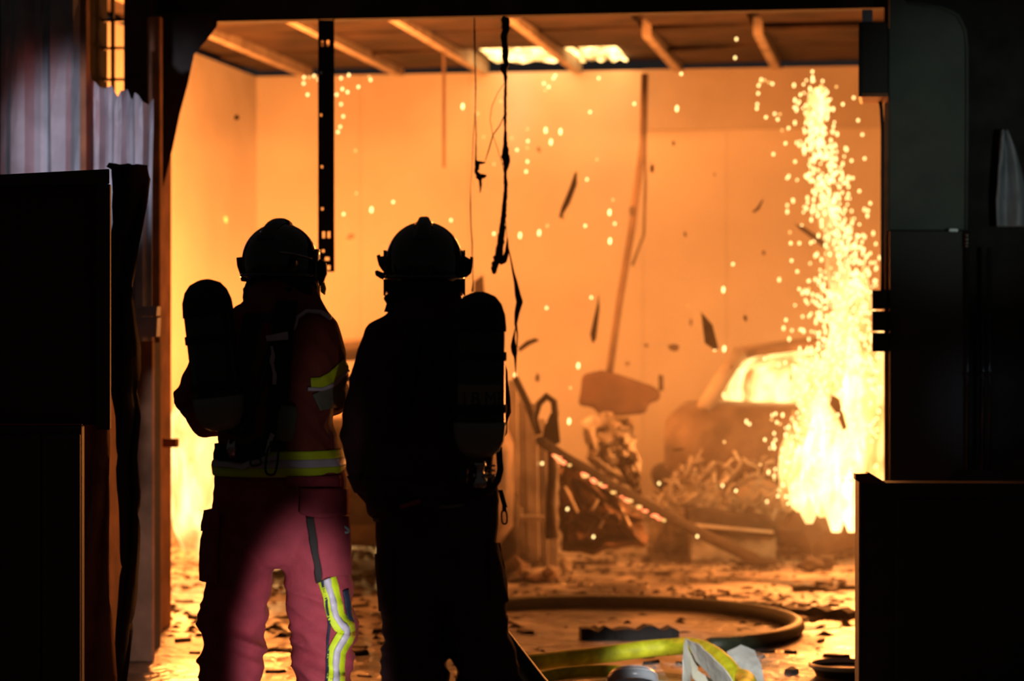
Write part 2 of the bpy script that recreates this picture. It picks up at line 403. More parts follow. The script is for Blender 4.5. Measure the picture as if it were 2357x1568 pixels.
def boot(name, loc, parent, material):
    mb = MB(); x, y, z = loc; rings = []
    for d, wd, h in ((-.09, .035, .075), (-.07, .046, .10), (0, .050, .115), (.08, .050, .085), (.16, .052, .062), (.21, .046, .050), (.235, .025, .032)):
        rings.append([Vector((x+math.cos(2*PI*q/14)*wd, y+d, max(.0, z+h*.5+math.sin(2*PI*q/14)*h*.5))) for q in range(14)])
    mb.loft(rings)
    mb.tube([Vector((x, y-.01, z+.06)), Vector((x, y-.01, z+.16)), Vector((x, y-.015, z+.27))], [.052, .056, .062], 14)
    b = mb.build(name, material, parent, smooth=True)
    sole = MB(); sole.loft([[Vector((x+math.cos(2*PI*q/14)*.054, y+.07+math.sin(2*PI*q/14)*.17, z+h)) for q in range(14)] for h in (0, .022)]); sole.build('sole', M_rubber, b)
    return b
def fold_fn(amp, seed, zs=26, xs=9, knee=None):
    so = Vector((seed*3.1, seed*1.7, seed*.9))
    def f(co, n):
        q = Vector((co.x*xs, co.y*xs, co.z*zs))+so
        a = 1-abs(noise.noise(q+Vector((0, 0, co.x*10))))*2.2
        b = noise.noise(Vector((co.x*7, co.y*7, co.z*5))+so)
        g = 1.0
        if knee: g = .35+1.5*math.exp(-((co.z-knee)/.16)**2)
        return amp*(a*.55*g+b*.8)
    return f
def helmet(parent, D, cx, cy, R, yaw, rich=True):
    """fire helmet: deep round shell with a comb, rim, rear curtain, side lugs, mask straps and a pulled-down visor"""
    k = D/FPX; c = P(cx, cy, D)+Vector((0, .02, 0)); r = R*k; Mz = Matrix.Rotation(yaw, 3, 'Z')
    mb = MB(); rings = []
    for i in range(17):
        a = -.55 + (PI/2+.55)*(i/16)
        z = math.sin(a)*r*1.04 if a > 0 else math.sin(a)*r*.95
        rr = math.cos(max(a, 0))*r if a > 0 else r*(1-.10*(a/-.55)**2)
        rings.append([c+Mz @ Vector((math.cos(2*PI*q/40)*rr, math.sin(2*PI*q/40)*rr*1.22, z)) for q in range(40)])
    mb.loft(rings); h = mb.build('helmet', M_gloss, parent, smooth=True)
    # comb along the crown
    mb = MB(); rings = []
    for i in range(15):
        a = math.radians(-58+ i*9.0); base = Vector((0, math.sin(a)*r*1.22, math.cos(a)*r*1.04)); up = Vector((0, math.sin(a), math.cos(a)))
        hgt = .013*math.sin(PI*(i+.6)/15.2)+.002
        pr = [(-.030, -.005), (-.020, .001), (-.014, hgt*.85), (-.008, hgt), (.008, hgt), (.014, hgt*.85), (.020, .001), (.030, -.005)]
        rings.append([c+Mz @ (base+Vector((x, 0, 0))+up*z) for x, z in pr])
    mb.loft(rings); mb.build('comb', M_gloss, h, smooth=True)
    # raised rim line round the shell
    mb = MB(); mb.tube([c+Mz @ Vector((math.cos(t)*r*1.0, math.sin(t)*r*1.22, -.045)) for t in [2*PI*q/48 for q in range(49)]], .006, 6); mb.build('rim', M_gloss, h, smooth=True)
    # tinted visor over the front
    mb = MB(); rows = []
    for i in range(7):
        z = .035-i*.022
        rows.append([c+Mz @ Vector((math.sin(t)*r*1.035, math.cos(t)*r*1.30, z)) for t in [math.radians(-88+q*8) for q in range(23)]])
    mb.grid(rows); mb.build('visor', M_gloss, h, smooth=True, solid=.004)
    # neck curtain
    mb = MB(); rings = []
    for i in range(8):
        f = i/7; rr = r*(.92-.06*math.sin(f*PI)+.10*f); 
        rings.append([c+Mz @ Vector((math.cos(2*PI*q/32)*rr*(1+.03*math.sin(q*1.9)), math.sin(2*PI*q/32)*rr*1.02, -.04-f*.105)) for q in range(32)])
    mb.loft(rings); mb.build('neck_curtain', M_soft, h, smooth=True)
    return h, c, r, Mz
def lug(h, c, Mz, pts, t, y=0, name='side_lug'):
    """side piece cut from its outline, thick in depth"""
    return MB().prism([c+Mz @ Vector((x, y-t/2, z)) for x, z in pts], [c+Mz @ Vector((x, y+t/2, z)) for x, z in pts]).build(name, M_rubber, h, bevel=.002)
def gauge_strap(mb, bvh, D, line, hw, n=40, lift=.006): return patch(mb, bvh, D, strip_rows(line, [-hw, 0, hw], n), lift)

# ------------------------------------------------------------------ firefighter in crimson trousers
D1 = 7.3
p1 = empty('person', P(640, 1932, D1)); p1.location.z = 0
tag(p1, 'firefighter with bright crimson trousers and yellow reflective bands, back to the camera', 'person')
k1 = D1/FPX
body = MB()
limb(body, D1, [(640, 560, .03, 52, 66), (640, 600, .03, 58, 72), (643, 650, .03, 48, 58), (645, 690, .0, 40, 44), (645, 740, -.0, 90, 62), (640, 850, 0, 110, 74), (638, 1000, 0, 105, 74), (636, 1150, 0, 125, 85), (636, 1230, 0, 120, 85)])
for pts in ([(590, 1180, 0, 66, 70), (552, 1330, 0, 58, 62), (534, 1500, .03, 45, 50), (526, 1700, 0, 42, 44), (522, 1890, -.02, 28, 30)],
            [(680, 1180, 0, 66, 70), (731, 1330, 0, 58, 62), (748, 1500, .03, 45, 50), (745, 1700, 0, 42, 44), (742, 1890, -.02, 28, 30)],
            [(590, 745, 0, 40, 42), (520, 800, 0, 38, 40), (440, 925, .04, 32, 34), (520, 985, .28, 27, 28), (560, 960, .42, 22, 22)],
            [(690, 745, 0, 40, 42), (735, 790, 0, 38, 38), (756, 895, .05, 32, 34), (740, 930, .28, 27, 28), (700, 940, .44, 22, 22)]):
    limb(body, D1, pts)
hand(body, P(560, 960, D1)+Vector((0, .42, 0)), Vector((.25, 1, .05)), Vector((0, 0, 1)), 1)
hand(body, P(700, 940, D1)+Vector((0, .44, 0)), Vector((-.25, 1, .05)), Vector((0, 0, 1)), -1)
from_mesh('body', remesh(body, .011, 3), M_soft, p1)
tr = MB()
limb(tr, D1, [(638, 1062, 0, 138, 98), (638, 1110, 0, 150, 104), (638, 1180, -.005, 160, 110), (640, 1240, 0, 150, 104), (642, 1270, 0, 120, 92)], 28)
limb(tr, D1, [(560, 1185, 0, 82, 100), (555, 1260, 0, 84, 98), (551, 1330, 0, 80, 90), (542, 1400, .005, 73, 82), (535, 1450, .01, 72, 80), (531, 1510, .0, 67, 76), (528, 1570, -.01, 64, 74), (525, 1700, -.01, 62, 70), (523, 1830, -.02, 60, 66), (522, 1880, -.02, 62, 66)], 24)
limb(tr, D1, [(716, 1185, 0, 82, 100), (724, 1260, 0, 84, 98), (731, 1330, 0, 78, 90), (742, 1400, .005, 70, 82), (748, 1450, .01, 66, 80), (749, 1510, .0, 64, 76), (747, 1570, -.01, 64, 74), (745, 1700, -.01, 62, 70), (742, 1830, -.02, 60, 66), (742, 1880, -.02, 62, 66)], 24)
trm = remesh(tr, .008, 5, fold_fn(.021, 2, 17, 6, knee=.58)); bt = bvh_of(trm)
trousers = from_mesh('trousers', trm, M_crimson, p1)
boot('boot', P(522, 1932, D1)*1.0, p1, M_rubber); boot('boot', P(742, 1932, D1), p1, M_rubber)
# cargo pockets: a bellows box standing off the leg, with a flap
mb = MB(); patch(mb, bt, D1, quad_rows((722, 1190), (798, 1188), (802, 1322), (742, 1330)), .012); pk = mb.build('cargo_pocket', M_crimson, trousers, smooth=True, solid=.014, bevel=.004)
mb = MB(); patch(mb, bt, D1, [[(x, 1122+ (x-680)*.04 + j*((1178-1122+12*math.sin((x-680)/120*PI)))/10) for x in range(690, 796, 8)] for j in range(11)], .022); mb.build('pocket_flap', M_crimson, trousers, smooth=True, solid=.007)
mb = MB(); patch(mb, bt, D1, quad_rows((705, 1190), (722, 1190), (742, 1335), (730, 1340), 6, 20), .010); mb.build('pocket_shade', M_soft, trousers, smooth=True, solid=.006)  # black strip laid on as the shadow beside the pocket
mb = MB(); patch(mb, bt, D1, quad_rows((458, 1195), (505, 1180), (502, 1345), (456, 1332)), .014); mb.build('cargo_pocket', M_crimson, trousers, smooth=True, solid=.016, bevel=.004)
mb = MB(); patch(mb, bt, D1, quad_rows((455, 1182), (512, 1172), (510, 1215), (457, 1222)), .024); mb.build('pocket_flap', M_crimson, trousers, smooth=True, solid=.007)
# pen loop in the pocket
mb = MB(); c = P(797, 1213, D1)+Vector((0, -.09, 0)); mb.tube([c+Vector((math.cos(t)*.013, 0, math.sin(t)*.008-.35*math.cos(t)*.013)) for t in [2*PI*q/20 for q in range(21)]], .0042, 8); mb.build('rope_loop', mat('pale_rope', (.30, .42, .46), .6), trousers, smooth=True)
# reflective leg stripe: yellow, silver, yellow
line = [(752, 1332), (760, 1360), (768, 1395), (772, 1418), (783, 1436), (796, 1446), (796, 1462), (784, 1480), (774, 1500), (772, 1530), (772, 1575), (770, 1700)]
mb = MB(); gauge_strap(mb, bt, D1, line, 20, 80, .006); st = mb.build('leg_stripe', M_yellow, trousers, smooth=True, solid=.003)
mb = MB(); gauge_strap(mb, bt, D1, line, 7, 80, .011); mb.build('silver_stripe', M_silver, st, smooth=True, solid=.002)
mb = MB(); patch(mb, bt, D1, quad_rows((788, 1360), (800, 1356), (812, 1432), (798, 1425), 6, 12), .006); mb.build('knee_patch', M_navy, trousers, smooth=True, solid=.004)
mb = MB(); gauge_strap(mb, bt, D1, [(742, 1335), (752, 1390), (758, 1440), (754, 1480), (752, 1568)], 3, 40, .006); mb.build('side_seam', M_navy, trousers, smooth=True, solid=.003)
mb = MB(); patch(mb, bt, D1, [[(x, y) for x in range(660, 784, 8)] for y in (1096, 1104, 1112, 1120)], .010); mb.build('belt_loop_band', M_crimson, trousers, smooth=True, solid=.006)
# jacket
jk = MB()
limb(jk, D1, [(646, 668, .01, 84, 74), (648, 700, .0, 92, 80), (652, 735, -.01, 112, 92), (648, 800, -.01, 128, 104), (640, 900, 0, 128, 108), (636, 980, 0, 130, 108), (638, 1040, 0, 140, 112), (640, 1082, 0, 147, 116)], 28)
limb(jk, D1, [(600, 735, 0, 52, 60), (540, 775, 0, 58, 60), (484, 850, .02, 56, 58), (446, 920, .05, 56, 58), (470, 962, .14, 52, 50), (520, 985, .28, 40, 40), (552, 966, .40, 34, 34)])
limb(jk, D1, [(700, 735, 0, 52, 60), (732, 762, 0, 52, 58), (742, 820, .01, 48, 54), (752, 880, .03, 45, 52), (757, 908, .07, 42, 46), (748, 925, .2, 38, 40), (712, 940, .42, 34, 34)])
jkm = remesh(jk, .009, 5, fold_fn(.013, 5, 14, 10)); bj = bvh_of(jkm)
jacket = from_mesh('jacket', jkm, M_redbrown, p1)
def hem_ring(mb, bvh, z0, z1, cx, cy, a0, a1, lift, n=64, m=4):
    rows = []
    for j in range(m+1):
        z = z0+(z1-z0)*j/m; r = []
        for i in range(n+1):
            t = a0+(a1-a0)*i/n; d = Vector((math.cos(t), math.sin(t), 0)); h = bvh.ray_cast(Vector((cx, cy, z))+d*.6, -d, 1)
            r.append((h[0] if h[0] else Vector((cx, cy, z))+d*.17)+d*lift)
        rows.append(r)
    mb.grid(rows)
zz = lambda y: CZ-(y-HY)/FPX*D1
cj = P(638, 1060, D1)
for nm, ya, yb, mt in (('yellow_band', 1034, 1053, M_yellow), ('silver_band', 1053, 1071, M_silver), ('yellow_band', 1071, 1092, M_yellow)):
    mb = MB(); hem_ring(mb, bj, zz(yb), zz(ya), cj.x, cj.y, -PI, PI, .006); mb.build(nm, mt, jacket, smooth=True, solid=.003)
# right sleeve: yellow and silver band, khaki elbow pad
mb = MB(); patch(mb, bj, D1, strip_rows([(715, 884), (740, 882), (765, 868), (798, 838)], [-14, -5, 5, 14], 30), .007); sb = mb.build('sleeve_band', M_yellow, jacket, smooth=True, solid=.003)
mb = MB(); patch(mb, bj, D1, strip_rows([(708, 895), (738, 896), (768, 884), (800, 852)], [-4, 0, 4], 30), .011); mb.build('sleeve_piping', M_silver, sb, smooth=True, solid=.002)
mb = MB(); patch(mb, bj, D1, quad_rows((718, 908), (800, 868), (790, 932), (735, 946), 12, 10), .007); mb.build('elbow_pad', M_khaki, jacket, smooth=True, solid=.006)
mb = MB(); patch(mb, bj, D1, strip_rows([(676, 760), (684, 732), (705, 718), (735, 720), (760, 735)], [-4, 0, 4], 30), .008); mb.build('shoulder_piping', M_silver, jacket, smooth=True, solid=.003)
mb = MB(); patch(mb, bj, D1, strip_rows([(660, 695), (648, 800), (640, 960), (632, 1034)], [-24, -12, 0, 12, 24], 40), .012); mb.build('back_harness', M_soft, jacket, smooth=True, solid=.008)
mb = MB(); limb(mb, D1, [(648, 655, .01, 86, 74), (648, 690, 0, 92, 78)]); from_mesh('collar', remesh(mb, .01, 3), M_soft, jacket)
# helmet turned a little to the right
h, c, r, Mz = helmet(p1, D1, 643, 600, 84, -.35)
lug(h, c, Matrix(), [(-.112, .012), (-.132, .010), (-.130, -.015), (-.122, -.038), (-.118, -.062), (-.104, -.064), (-.100, .008)], .03, .01)
lug(h, c, Matrix(), [(.106, .010), (.124, .004), (.138, -.006), (.140, -.040), (.130, -.066), (.112, -.080), (.100, -.060)], .03, .03)
lug(h, c, Matrix(), [(.118, -.050), (.126, -.048), (.136, -.084), (.132, -.104), (.120, -.094)], .03, .05, 'mask_edge').data.materials[0] = M_yellow
lug(h, c, Matrix(), [(-.110, -.085), (-.098, -.07), (-.09, -.115), (-.108, -.11)], .05, .0, 'ear_flap')
# thin reflective line on the shell
mb = MB(); mb.tube([c+Vector((math.sin(t)*r*1.012, -math.cos(t)*r*1.235, .022-.02*math.sin(t)*math.sin(t))) for t in [math.radians(6+q*4) for q in range(16)]], .0018, 6); mb.build('shell_trim', M_chrome, h, smooth=True)

# its breathing set
a1 = empty('breathing_apparatus', P(505, 1932, D1)+Vector((0, -.2, 0))); a1.location.z = 0
tag(a1, 'dark air cylinder in a cover slung on the crimson-trousered firefighter', 'air cylinder')
def cylinder_set(root, D, top, bot, R, dy, cover_to, label=None):
    k = D/FPX; t = P(*top, D)+Vector((0, dy, 0)); b = P(*bot, D)+Vector((0, dy, 0)); ax = (t-b); ln = ax.length; q = ax.to_track_quat('Z', 'Y').to_matrix(); r = R*k
    prof = [(.012, -.0), (.45*r, .006), (.75*r, .022), (.93*r, .05), (r, .085), (r, ln-.095), (.95*r, ln-.06), (.82*r, ln-.032), (.6*r, ln-.012), (.3*r, ln-.003), (.01, ln)]
    cy = MB().lathe(b, prof, 36, q, True).build('cylinder', M_tank, root, smooth=True)
    pr = [(r*1.03, ln-cover_to), (r*1.04, ln-cover_to+.01), (r*1.04, ln-.095), (r*.99, ln-.058), (.85*r, ln-.028), (.62*r, ln-.007), (.3*r, ln+.003), (.01, ln+.006)]
    MB().lathe(b, pr, 36, q).build('cover', M_soft, cy, smooth=True, solid=.003)
    pr = [(.46*r, .0035), (.76*r, .0195), (.945*r, .048), (r*1.012, .083), (r*1.012, .10)]
    MB().lathe(b, pr, 36, q).build('base_cap', M_tankg, cy, smooth=True, solid=.002)
    for f in (.30, .62):
        MB().lathe(b, [(r*1.03, ln*f-.012), (r*1.045, ln*f-.010), (r*1.045, ln*f+.010), (r*1.03, ln*f+.012)], 36, q).build('retaining_strap', M_soft, cy, smooth=True, solid=.003)
    return b, q, r, ln, cy
b, q, r, ln, cy = cylinder_set(a1, D1, (492, 652), (530, 985), 55, -.215, .10)
# harness: backplate, shoulder and waist straps, pale webbing, snap hooks
MB().prism([P(x, y, D1-.135) for x, y in ((560, 720), (650, 720), (640, 1000), (520, 1000))], [P(x, y, D1-.115) for x, y in ((560, 720), (650, 720), (640, 1000), (520, 1000))]).build('backplate', M_rubber, a1, bevel=.006)
mb = MB(); patch(mb, bj, D1, strip_rows([(616, 780), (664, 775)], [-7, 0, 7], 12), .022); mb.build('webbing', M_strap, a1, solid=.003)
mb = MB(); patch(mb, bj, D1, strip_rows([(628, 798), (630, 830), (635, 882)], [-4, 0, 4], 14), .022); mb.build('webbing', M_strap, a1, solid=.003)
mb = MB(); patch(mb, bj, D1, strip_rows([(631, 996), (622, 1018), (617, 1045)], [-5, 0, 5], 14), .022); mb.build('webbing', M_strap, a1, solid=.003)
mb = MB(); patch(mb, bj, D1, strip_rows([(500, 1068), (560, 1075), (590, 1064), (615, 1056), (645, 1055)], [-5, 0, 5], 30), .018); mb.build('webbing', M_strap, a1, solid=.003)
mb = MB(); patch(mb, bj, D1, strip_rows([(500, 1040), (580, 1046), (640, 1000), (660, 940)], [-20, -7, 7, 20], 30), .014); mb.build('waist_strap', M_soft, a1, solid=.005)
def hook(root, D, x, y, w_, h_, tilt, dy, r=.0035):
    c = P(x, y, D)+Vector((0, dy, 0)); k = D/FPX; ring = []
    for i in range(25):
        t = 2*PI*i/24; px, pz = math.copysign(abs(math.cos(t))**.6, math.cos(t))*w_*k/2, math.copysign(abs(math.sin(t))**.7, math.sin(t))*h_*k/2
        ring.append(c+Vector((px*math.cos(tilt)-pz*math.sin(tilt), 0, px*math.sin(tilt)+pz*math.cos(tilt))))
    o = MB().tube(ring, r, 8).build('snap_hook', M_rubber, root, smooth=True)
    MB().tube([c+Vector((0, 0, h_*k/2)), c+Vector((0, 0, h_*k/2+.014))], .006, 8).build('swivel', M_rubber, o, smooth=True); return o
hook(a1, D1, 640, 1052, 26, 66, -.12, -.19); hook(a1, D1, 604, 1056, 24, 16, .2, -.19); 
lamp = MB(); c = P(672, 968, D1)+Vector((0, -.165, 0)); lamp.lathe(c, [(.014, -.055), (.026, -.045), (.030, .03), (.022, .05)], 20, Matrix.Rotation(.15, 3, 'Y'), True); lamp.build('pouch', M_khaki, a1, smooth=True)
gv = MB(); gv.tube([P(536, 1012, D1-.17), P(534, 1030, D1-.17), P(536, 1052, D1-.16)], [.014, .018, .012], 12); gv.build('valve', M_chrome, a1, smooth=True)
mb = MB(); mb.tube([P(540, 1000, D1-.18), P(575, 960, D1-.17), P(600, 880, D1-.155), P(640, 760, D1-.15), P(700, 712, D1-.05)], .011, 10); mb.build('air_hose', M_rubber, a1, smooth=True)

# ------------------------------------------------------------------ firefighter in black silhouette
D2 = 7.0
p2 = empty('person', P(985, 1982, D2)); p2.location.z = 0
tag(p2, 'firefighter in a suit coloured dark to stand for shade, silhouetted with an air cylinder on the right', 'person')
body = MB()
limb(body, D2, [(976, 560, .03, 54, 68), (976, 610, .03, 60, 74), (976, 660, .03, 50, 60), (976, 700, .0, 44, 48), (985, 760, 0, 100, 66), (990, 900, 0, 118, 78), (990, 1050, 0, 112, 78), (1000, 1200, 0, 115, 88), (1005, 1280, 0, 110, 84)])
for pts in ([(960, 1220, 0, 60, 70), (950, 1400, 0, 52, 60), (950, 1560, .02, 46, 50), (948, 1750, 0, 44, 44), (945, 1940, -.02, 28, 30)],
            [(1060, 1220, 0, 60, 70), (1090, 1400, 0, 52, 60), (1115, 1560, .02, 46, 50), (1118, 1750, 0, 44, 44), (1120, 1940, -.02, 28, 30)],
            [(925, 770, 0, 42, 44), (870, 830, 0, 38, 40), (835, 1000, .04, 32, 34), (880, 1060, .3, 27, 28), (930, 1050, .45, 22, 22)],
            [(1050, 770, 0, 42, 44), (1105, 830, .02, 38, 38), (1125, 970, .06, 32, 34), (1090, 1030, .3, 27, 28), (1040, 1040, .46, 22, 22)]):
    limb(body, D2, pts)
hand(body, P(930, 1050, D2)+Vector((0, .45, 0)), Vector((.3, 1, .05)), Vector((0, 0, 1)), 1)
hand(body, P(1040, 1040, D2)+Vector((0, .46, 0)), Vector((-.3, 1, .05)), Vector((0, 0, 1)), -1)
from_mesh('body', remesh(body, .011, 3), M_soft, p2)
tr = MB()
limb(tr, D2, [(1006, 1120, 0, 138, 104), (1006, 1180, 0, 138, 108), (1006, 1250, 0, 138, 108), (1010, 1310, 0, 132, 100), (1015, 1350, 0, 110, 92)], 28)
limb(tr, D2, [(945, 1260, 0, 76, 100), (948, 1330, 0, 78, 96), (952, 1400, 0, 76, 90), (956, 1432, .0, 73, 84), (954, 1470, .01, 78, 82), (956, 1530, 0, 74, 78), (958, 1580, 0, 70, 76), (952, 1720, -.01, 66, 74), (946, 1900, -.02, 62, 70)], 24)
limb(tr, D2, [(1070, 1260, 0, 74, 100), (1080, 1330, 0, 78, 96), (1090, 1390, 0, 78, 90), (1094, 1425, .0, 70, 84), (1104, 1470, .01, 70, 82), (1116, 1530, 0, 68, 78), (1126, 1580, 0, 68, 76), (1124, 1720, -.01, 66, 74), (1120, 1900, -.02, 62, 70)], 24)
trm = remesh(tr, .009, 5, fold_fn(.012, 9, 22, 8, knee=.55)); bt2 = bvh_of(trm)
trousers2 = from_mesh('trousers', trm, M_suitshade, p2)
mb = MB(); patch(mb, bt2, D2, quad_rows((868, 1275), (905, 1270), (908, 1400), (878, 1408)), .006); mb.build('cargo_pocket', M_suitshade, trousers2, smooth=True, solid=.012, bevel=.004)
mb = MB(); patch(mb, bt2, D2, quad_rows((1120, 1250), (1152, 1250), (1164, 1385), (1130, 1395)), .006); mb.build('cargo_pocket', M_suitshade, trousers2, smooth=True, solid=.012, bevel=.004)
boot('boot', P(946, 1982, D2), p2, M_rubber); boot('boot', P(1120, 1982, D2), p2, M_rubber)
jk = MB()
limb(jk, D2, [(976, 685, .01, 80, 74), (978, 715, .0, 86, 80), (985, 750, -.01, 118, 94), (992, 820, -.01, 150, 106), (992, 920, 0, 154, 110), (990, 1010, 0, 146, 110), (985, 1080, 0, 146, 112), (985, 1130, 0, 148, 114), (990, 1150, 0, 146, 112)], 28)
limb(jk, D2, [(940, 745, 0, 54, 60), (892, 785, 0, 55, 60), (866, 860, .01, 54, 60), (846, 940, .02, 56, 58), (836, 1000, .05, 56, 56), (846, 1060, .10, 54, 52), (880, 1090, .28, 42, 42), (922, 1062, .43, 35, 35)])
limb(jk, D2, [(845, 1010, .06, 54, 50), (848, 1080, .08, 54, 50), (862, 1130, .08, 44, 46), (880, 1165, .06, 30, 40)])
limb(jk, D2, [(1030, 745, 0, 54, 60), (1080, 785, 0, 55, 60), (1112, 860, .02, 52, 58), (1122, 930, .04, 52, 56), (1118, 985, .08, 50, 54), (1095, 1030, .26, 42, 42), (1050, 1040, .44, 35, 35)])
jkm = remesh(jk, .009, 5, fold_fn(.009, 12, 14, 10)); bj2 = bvh_of(jkm)
jacket2 = from_mesh('jacket', jkm, M_suitshade, p2)
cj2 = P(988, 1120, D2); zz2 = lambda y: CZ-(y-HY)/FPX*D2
mb = MB(); hem_ring(mb, bj2, zz2(1138), zz2(1100), cj2.x, cj2.y, -PI, PI, .006); mb.build('hem_band', M_suitshade, jacket2, smooth=True, solid=.003)
mb = MB(); patch(mb, bj2, D2, quad_rows((922, 1162), (966, 1148), (970, 1158), (924, 1170), 8, 4), .006); mb.build('lit_patch', M_crimson, jacket2, smooth=True, solid=.004)  # crimson piece standing for a lit patch of the jacket
mb = MB(); limb(mb, D2, [(976, 660, .01, 82, 74), (976, 702, 0, 84, 78)]); from_mesh('collar', remesh(mb, .01, 3), M_soft, jacket2)
mb = MB(); patch(mb, bj2, D2, strip_rows([(868, 1190), (866, 1240)], [-8, 0, 8], 8), .004); mb.build('hem_strap', M_soft, jacket2, solid=.004)
h, c, r, Mz = helmet(p2, D2, 976, 603, 90, 0)
k2 = D2/FPX
def pl(pts): return [((x-976)*k2, -(y-603)*k2) for x, y in pts]
lug(h, c, Matrix(), pl([(893, 575), (884, 581), (883, 589), (875, 590), (874, 585), (866, 588), (869, 602), (872, 612), (880, 624), (895, 632), (905, 620)]), .03, .0)
lug(h, c, Matrix(), pl([(861, 624), (866, 621), (876, 625), (888, 630), (898, 633), (898, 645), (884, 645), (874, 641), (863, 634)]), .014, .02, 'strap_tail')
lug(h, c, Matrix(), pl([(889, 645), (905, 640), (912, 672), (892, 669)]), .05, .02, 'strap_buckle')
lug(h, c, Matrix(), pl([(896, 676), (886, 680), (883, 688), (890, 700), (904, 708), (914, 690), (912, 672)]), .05, .0, 'ear_flap')
lug(h, c, Matrix(), pl([(1060, 576), (1065, 576), (1068, 588), (1082, 596), (1082, 590), (1089, 592), (1088, 612), (1085, 628), (1074, 638), (1062, 640), (1050, 625)]), .03, .0)
lug(h, c, Matrix(), pl([(1054, 650), (1066, 653), (1062, 672), (1050, 674)]), .04, .02, 'strap_buckle')
lug(h, c, Matrix(), pl([(1045, 676), (1055, 684), (1058, 696), (1050, 705), (1040, 690)]), .05, .0, 'ear_flap')
# its breathing set
a2 = empty('breathing_apparatus', P(1105, 1982, D2)+Vector((0, -.22, 0))); a2.location.z = 0
tag(a2, 'black air cylinder with printed label and pale base on the silhouetted firefighter', 'air cylinder')
b, q, r, ln, cy = cylinder_set(a2, D2, (1106, 680), (1106, 1044), 57, -.225, .105)
# printed label wrapped on the cylinder
def wrap(x, z, rad):      # x along the girth, z along the axis
    t = -PI/2 + x/r; return b+q @ Vector((rad*math.cos(t), rad*math.sin(t), z))
def wrap_w(x, z, rad):
    t = x/r; v = Vector((rad*math.sin(t), -rad*math.cos(t), z)); return b+v
zl0, zl1 = (1044-938)*k2, (1044-880)*k2
mb = MB(); mb.grid([[wrap_w(-.072+.144*i/24, zl0+(zl1-zl0)*j/3, r*1.006) for i in range(25)] for j in range(4)]); lb = mb.build('label', M_label, cy, smooth=True)
for ch, cx0 in (('I', -.043), ('B', -.010), ('M', .033), ('P', .068)):
    cu = bpy.data.curves.new('letter', 'FONT'); cu.body = ch; cu.size = .058; cu.align_x = 'CENTER'
    to = bpy.data.objects.new('letter', cu); COL.objects.link(to); dg = bpy.context.evaluated_depsgraph_get(); dg.update()
    tm = bpy.data.meshes.new_from_object(to.evaluated_get(dg)); bpy.data.objects.remove(to)
    bmx = bmesh.new(); bmx.from_mesh(tm); bmesh.ops.triangulate(bmx, faces=bmx.faces); bmesh.ops.subdivide_edges(bmx, edges=bmx.edges, cuts=2, use_grid_fill=True)
    for v in bmx.verts: v.co = wrap_w(v.co.x*.85+cx0, zl0+.015+v.co.y*.95, r*1.012)-Vector(a2.location)
    bmx.to_mesh(tm); bmx.free(); tm.materials.clear(); tm.materials.append(M_soft)
    lo = bpy.data.objects.new('letter', tm); COL.objects.link(lo); lo.parent = cy
MB().prism([P(x, y, D2-.13) for x, y in ((930, 740), (1060, 740), (1060, 1020), (920, 1020))], [P(x, y, D2-.115) for x, y in ((930, 740), (1060, 740), (1060, 1020), (920, 1020))]).build('backplate', M_rubber, a2, bevel=.006)
mb = MB(); vb = P(1106, 1052, D2)+Vector((0, -.225, 0))
va = MB(); va.lathe(vb, [(.016, 0), (.018, -.012), (.013, -.016), (.013, -.045), (.020, -.05), (.020, -.07), (.010, -.075)], 18, None, True); vo = va.build('valve', M_chrome, a2, smooth=True)
MB().lathe(vb+Vector((-.045, 0, -.04)), [(.020, -.012), (.024, -.008), (.024, .008), (.020, .012)], 14, Matrix.Rotation(PI/2, 3, 'Y'), True).build('hand_wheel', M_rubber, vo, bevel=.002)
MB().tube([vb+Vector((-.03, 0, -.04)), vb+Vector((.03, 0, -.04))], .007, 10).build('stem', M_chrome, vo, smooth=True)
for i in range(3): MB().lathe(vb+Vector((.034, -.005, -.012-i*.013)), [(.011, -.0025), (.012, 0), (.011, .0025)], 14, None, True).build('fitting_ring', M_chrome, vo, smooth=True)
mb = MB(); mb.tube([P(1148, 1030, D2-.16), P(1152, 1080, D2-.14), P(1146, 1105, D2-.14), P(1130, 1130, D2-.13), P(1080, 1140, D2-.13)], .010, 10); mb.build('pressure_hose', M_rubber, a2, smooth=True)
mb = MB(); patch(mb, bj2, D2, strip_rows([(1130, 1095), (1140, 1120), (1146, 1158)], [-10, 0, 10], 14), .014); mb.build('waist_strap', M_khaki, a2, solid=.005)
mb = MB(); patch(mb, bj2, D2, strip_rows([(1010, 1164), (1060, 1160), (1110, 1158), (1140, 1162)], [-3, 0, 3], 30), .014); mb.build('waist_piping', M_khaki, a2, solid=.003)
mb = MB(); mb.grid([[P(1146+j*11+i*2.2, 1128+i*8, D2-.05) for j in range(2)] for i in range(6)]); mb.build('hanging_strap', M_soft, a2, solid=.005)
hook(a2, D2, 1161, 1188, 12, 30, .05, -.05, .0028)
for s_ in (-1, 1):
    mb = MB(); patch(mb, bj2, D2, strip_rows([(985+s_*28, 740), (985+s_*40, 850), (985+s_*60, 980)], [-14, 0, 14], 30), .012); mb.build('shoulder_strap', M_soft, a2, solid=.006)
# black hose running past the right boot
ho = MB(); ho.tube([P(985, 1010, 7.75), P(1000, 1200, 7.50), P(1060, 1330, 7.36), P(1140, 1455, 7.26), P(1235, 1578, 7.1), P(1420, 1790, 6.7), P(1600, 1935, 6.6), P(1900, 1972, 6.9)], .034, 12)
tag(ho.build('attack_hose', M_rubber, smooth=True), 'black hose running down past the silhouetted firefighter legs', 'hose')

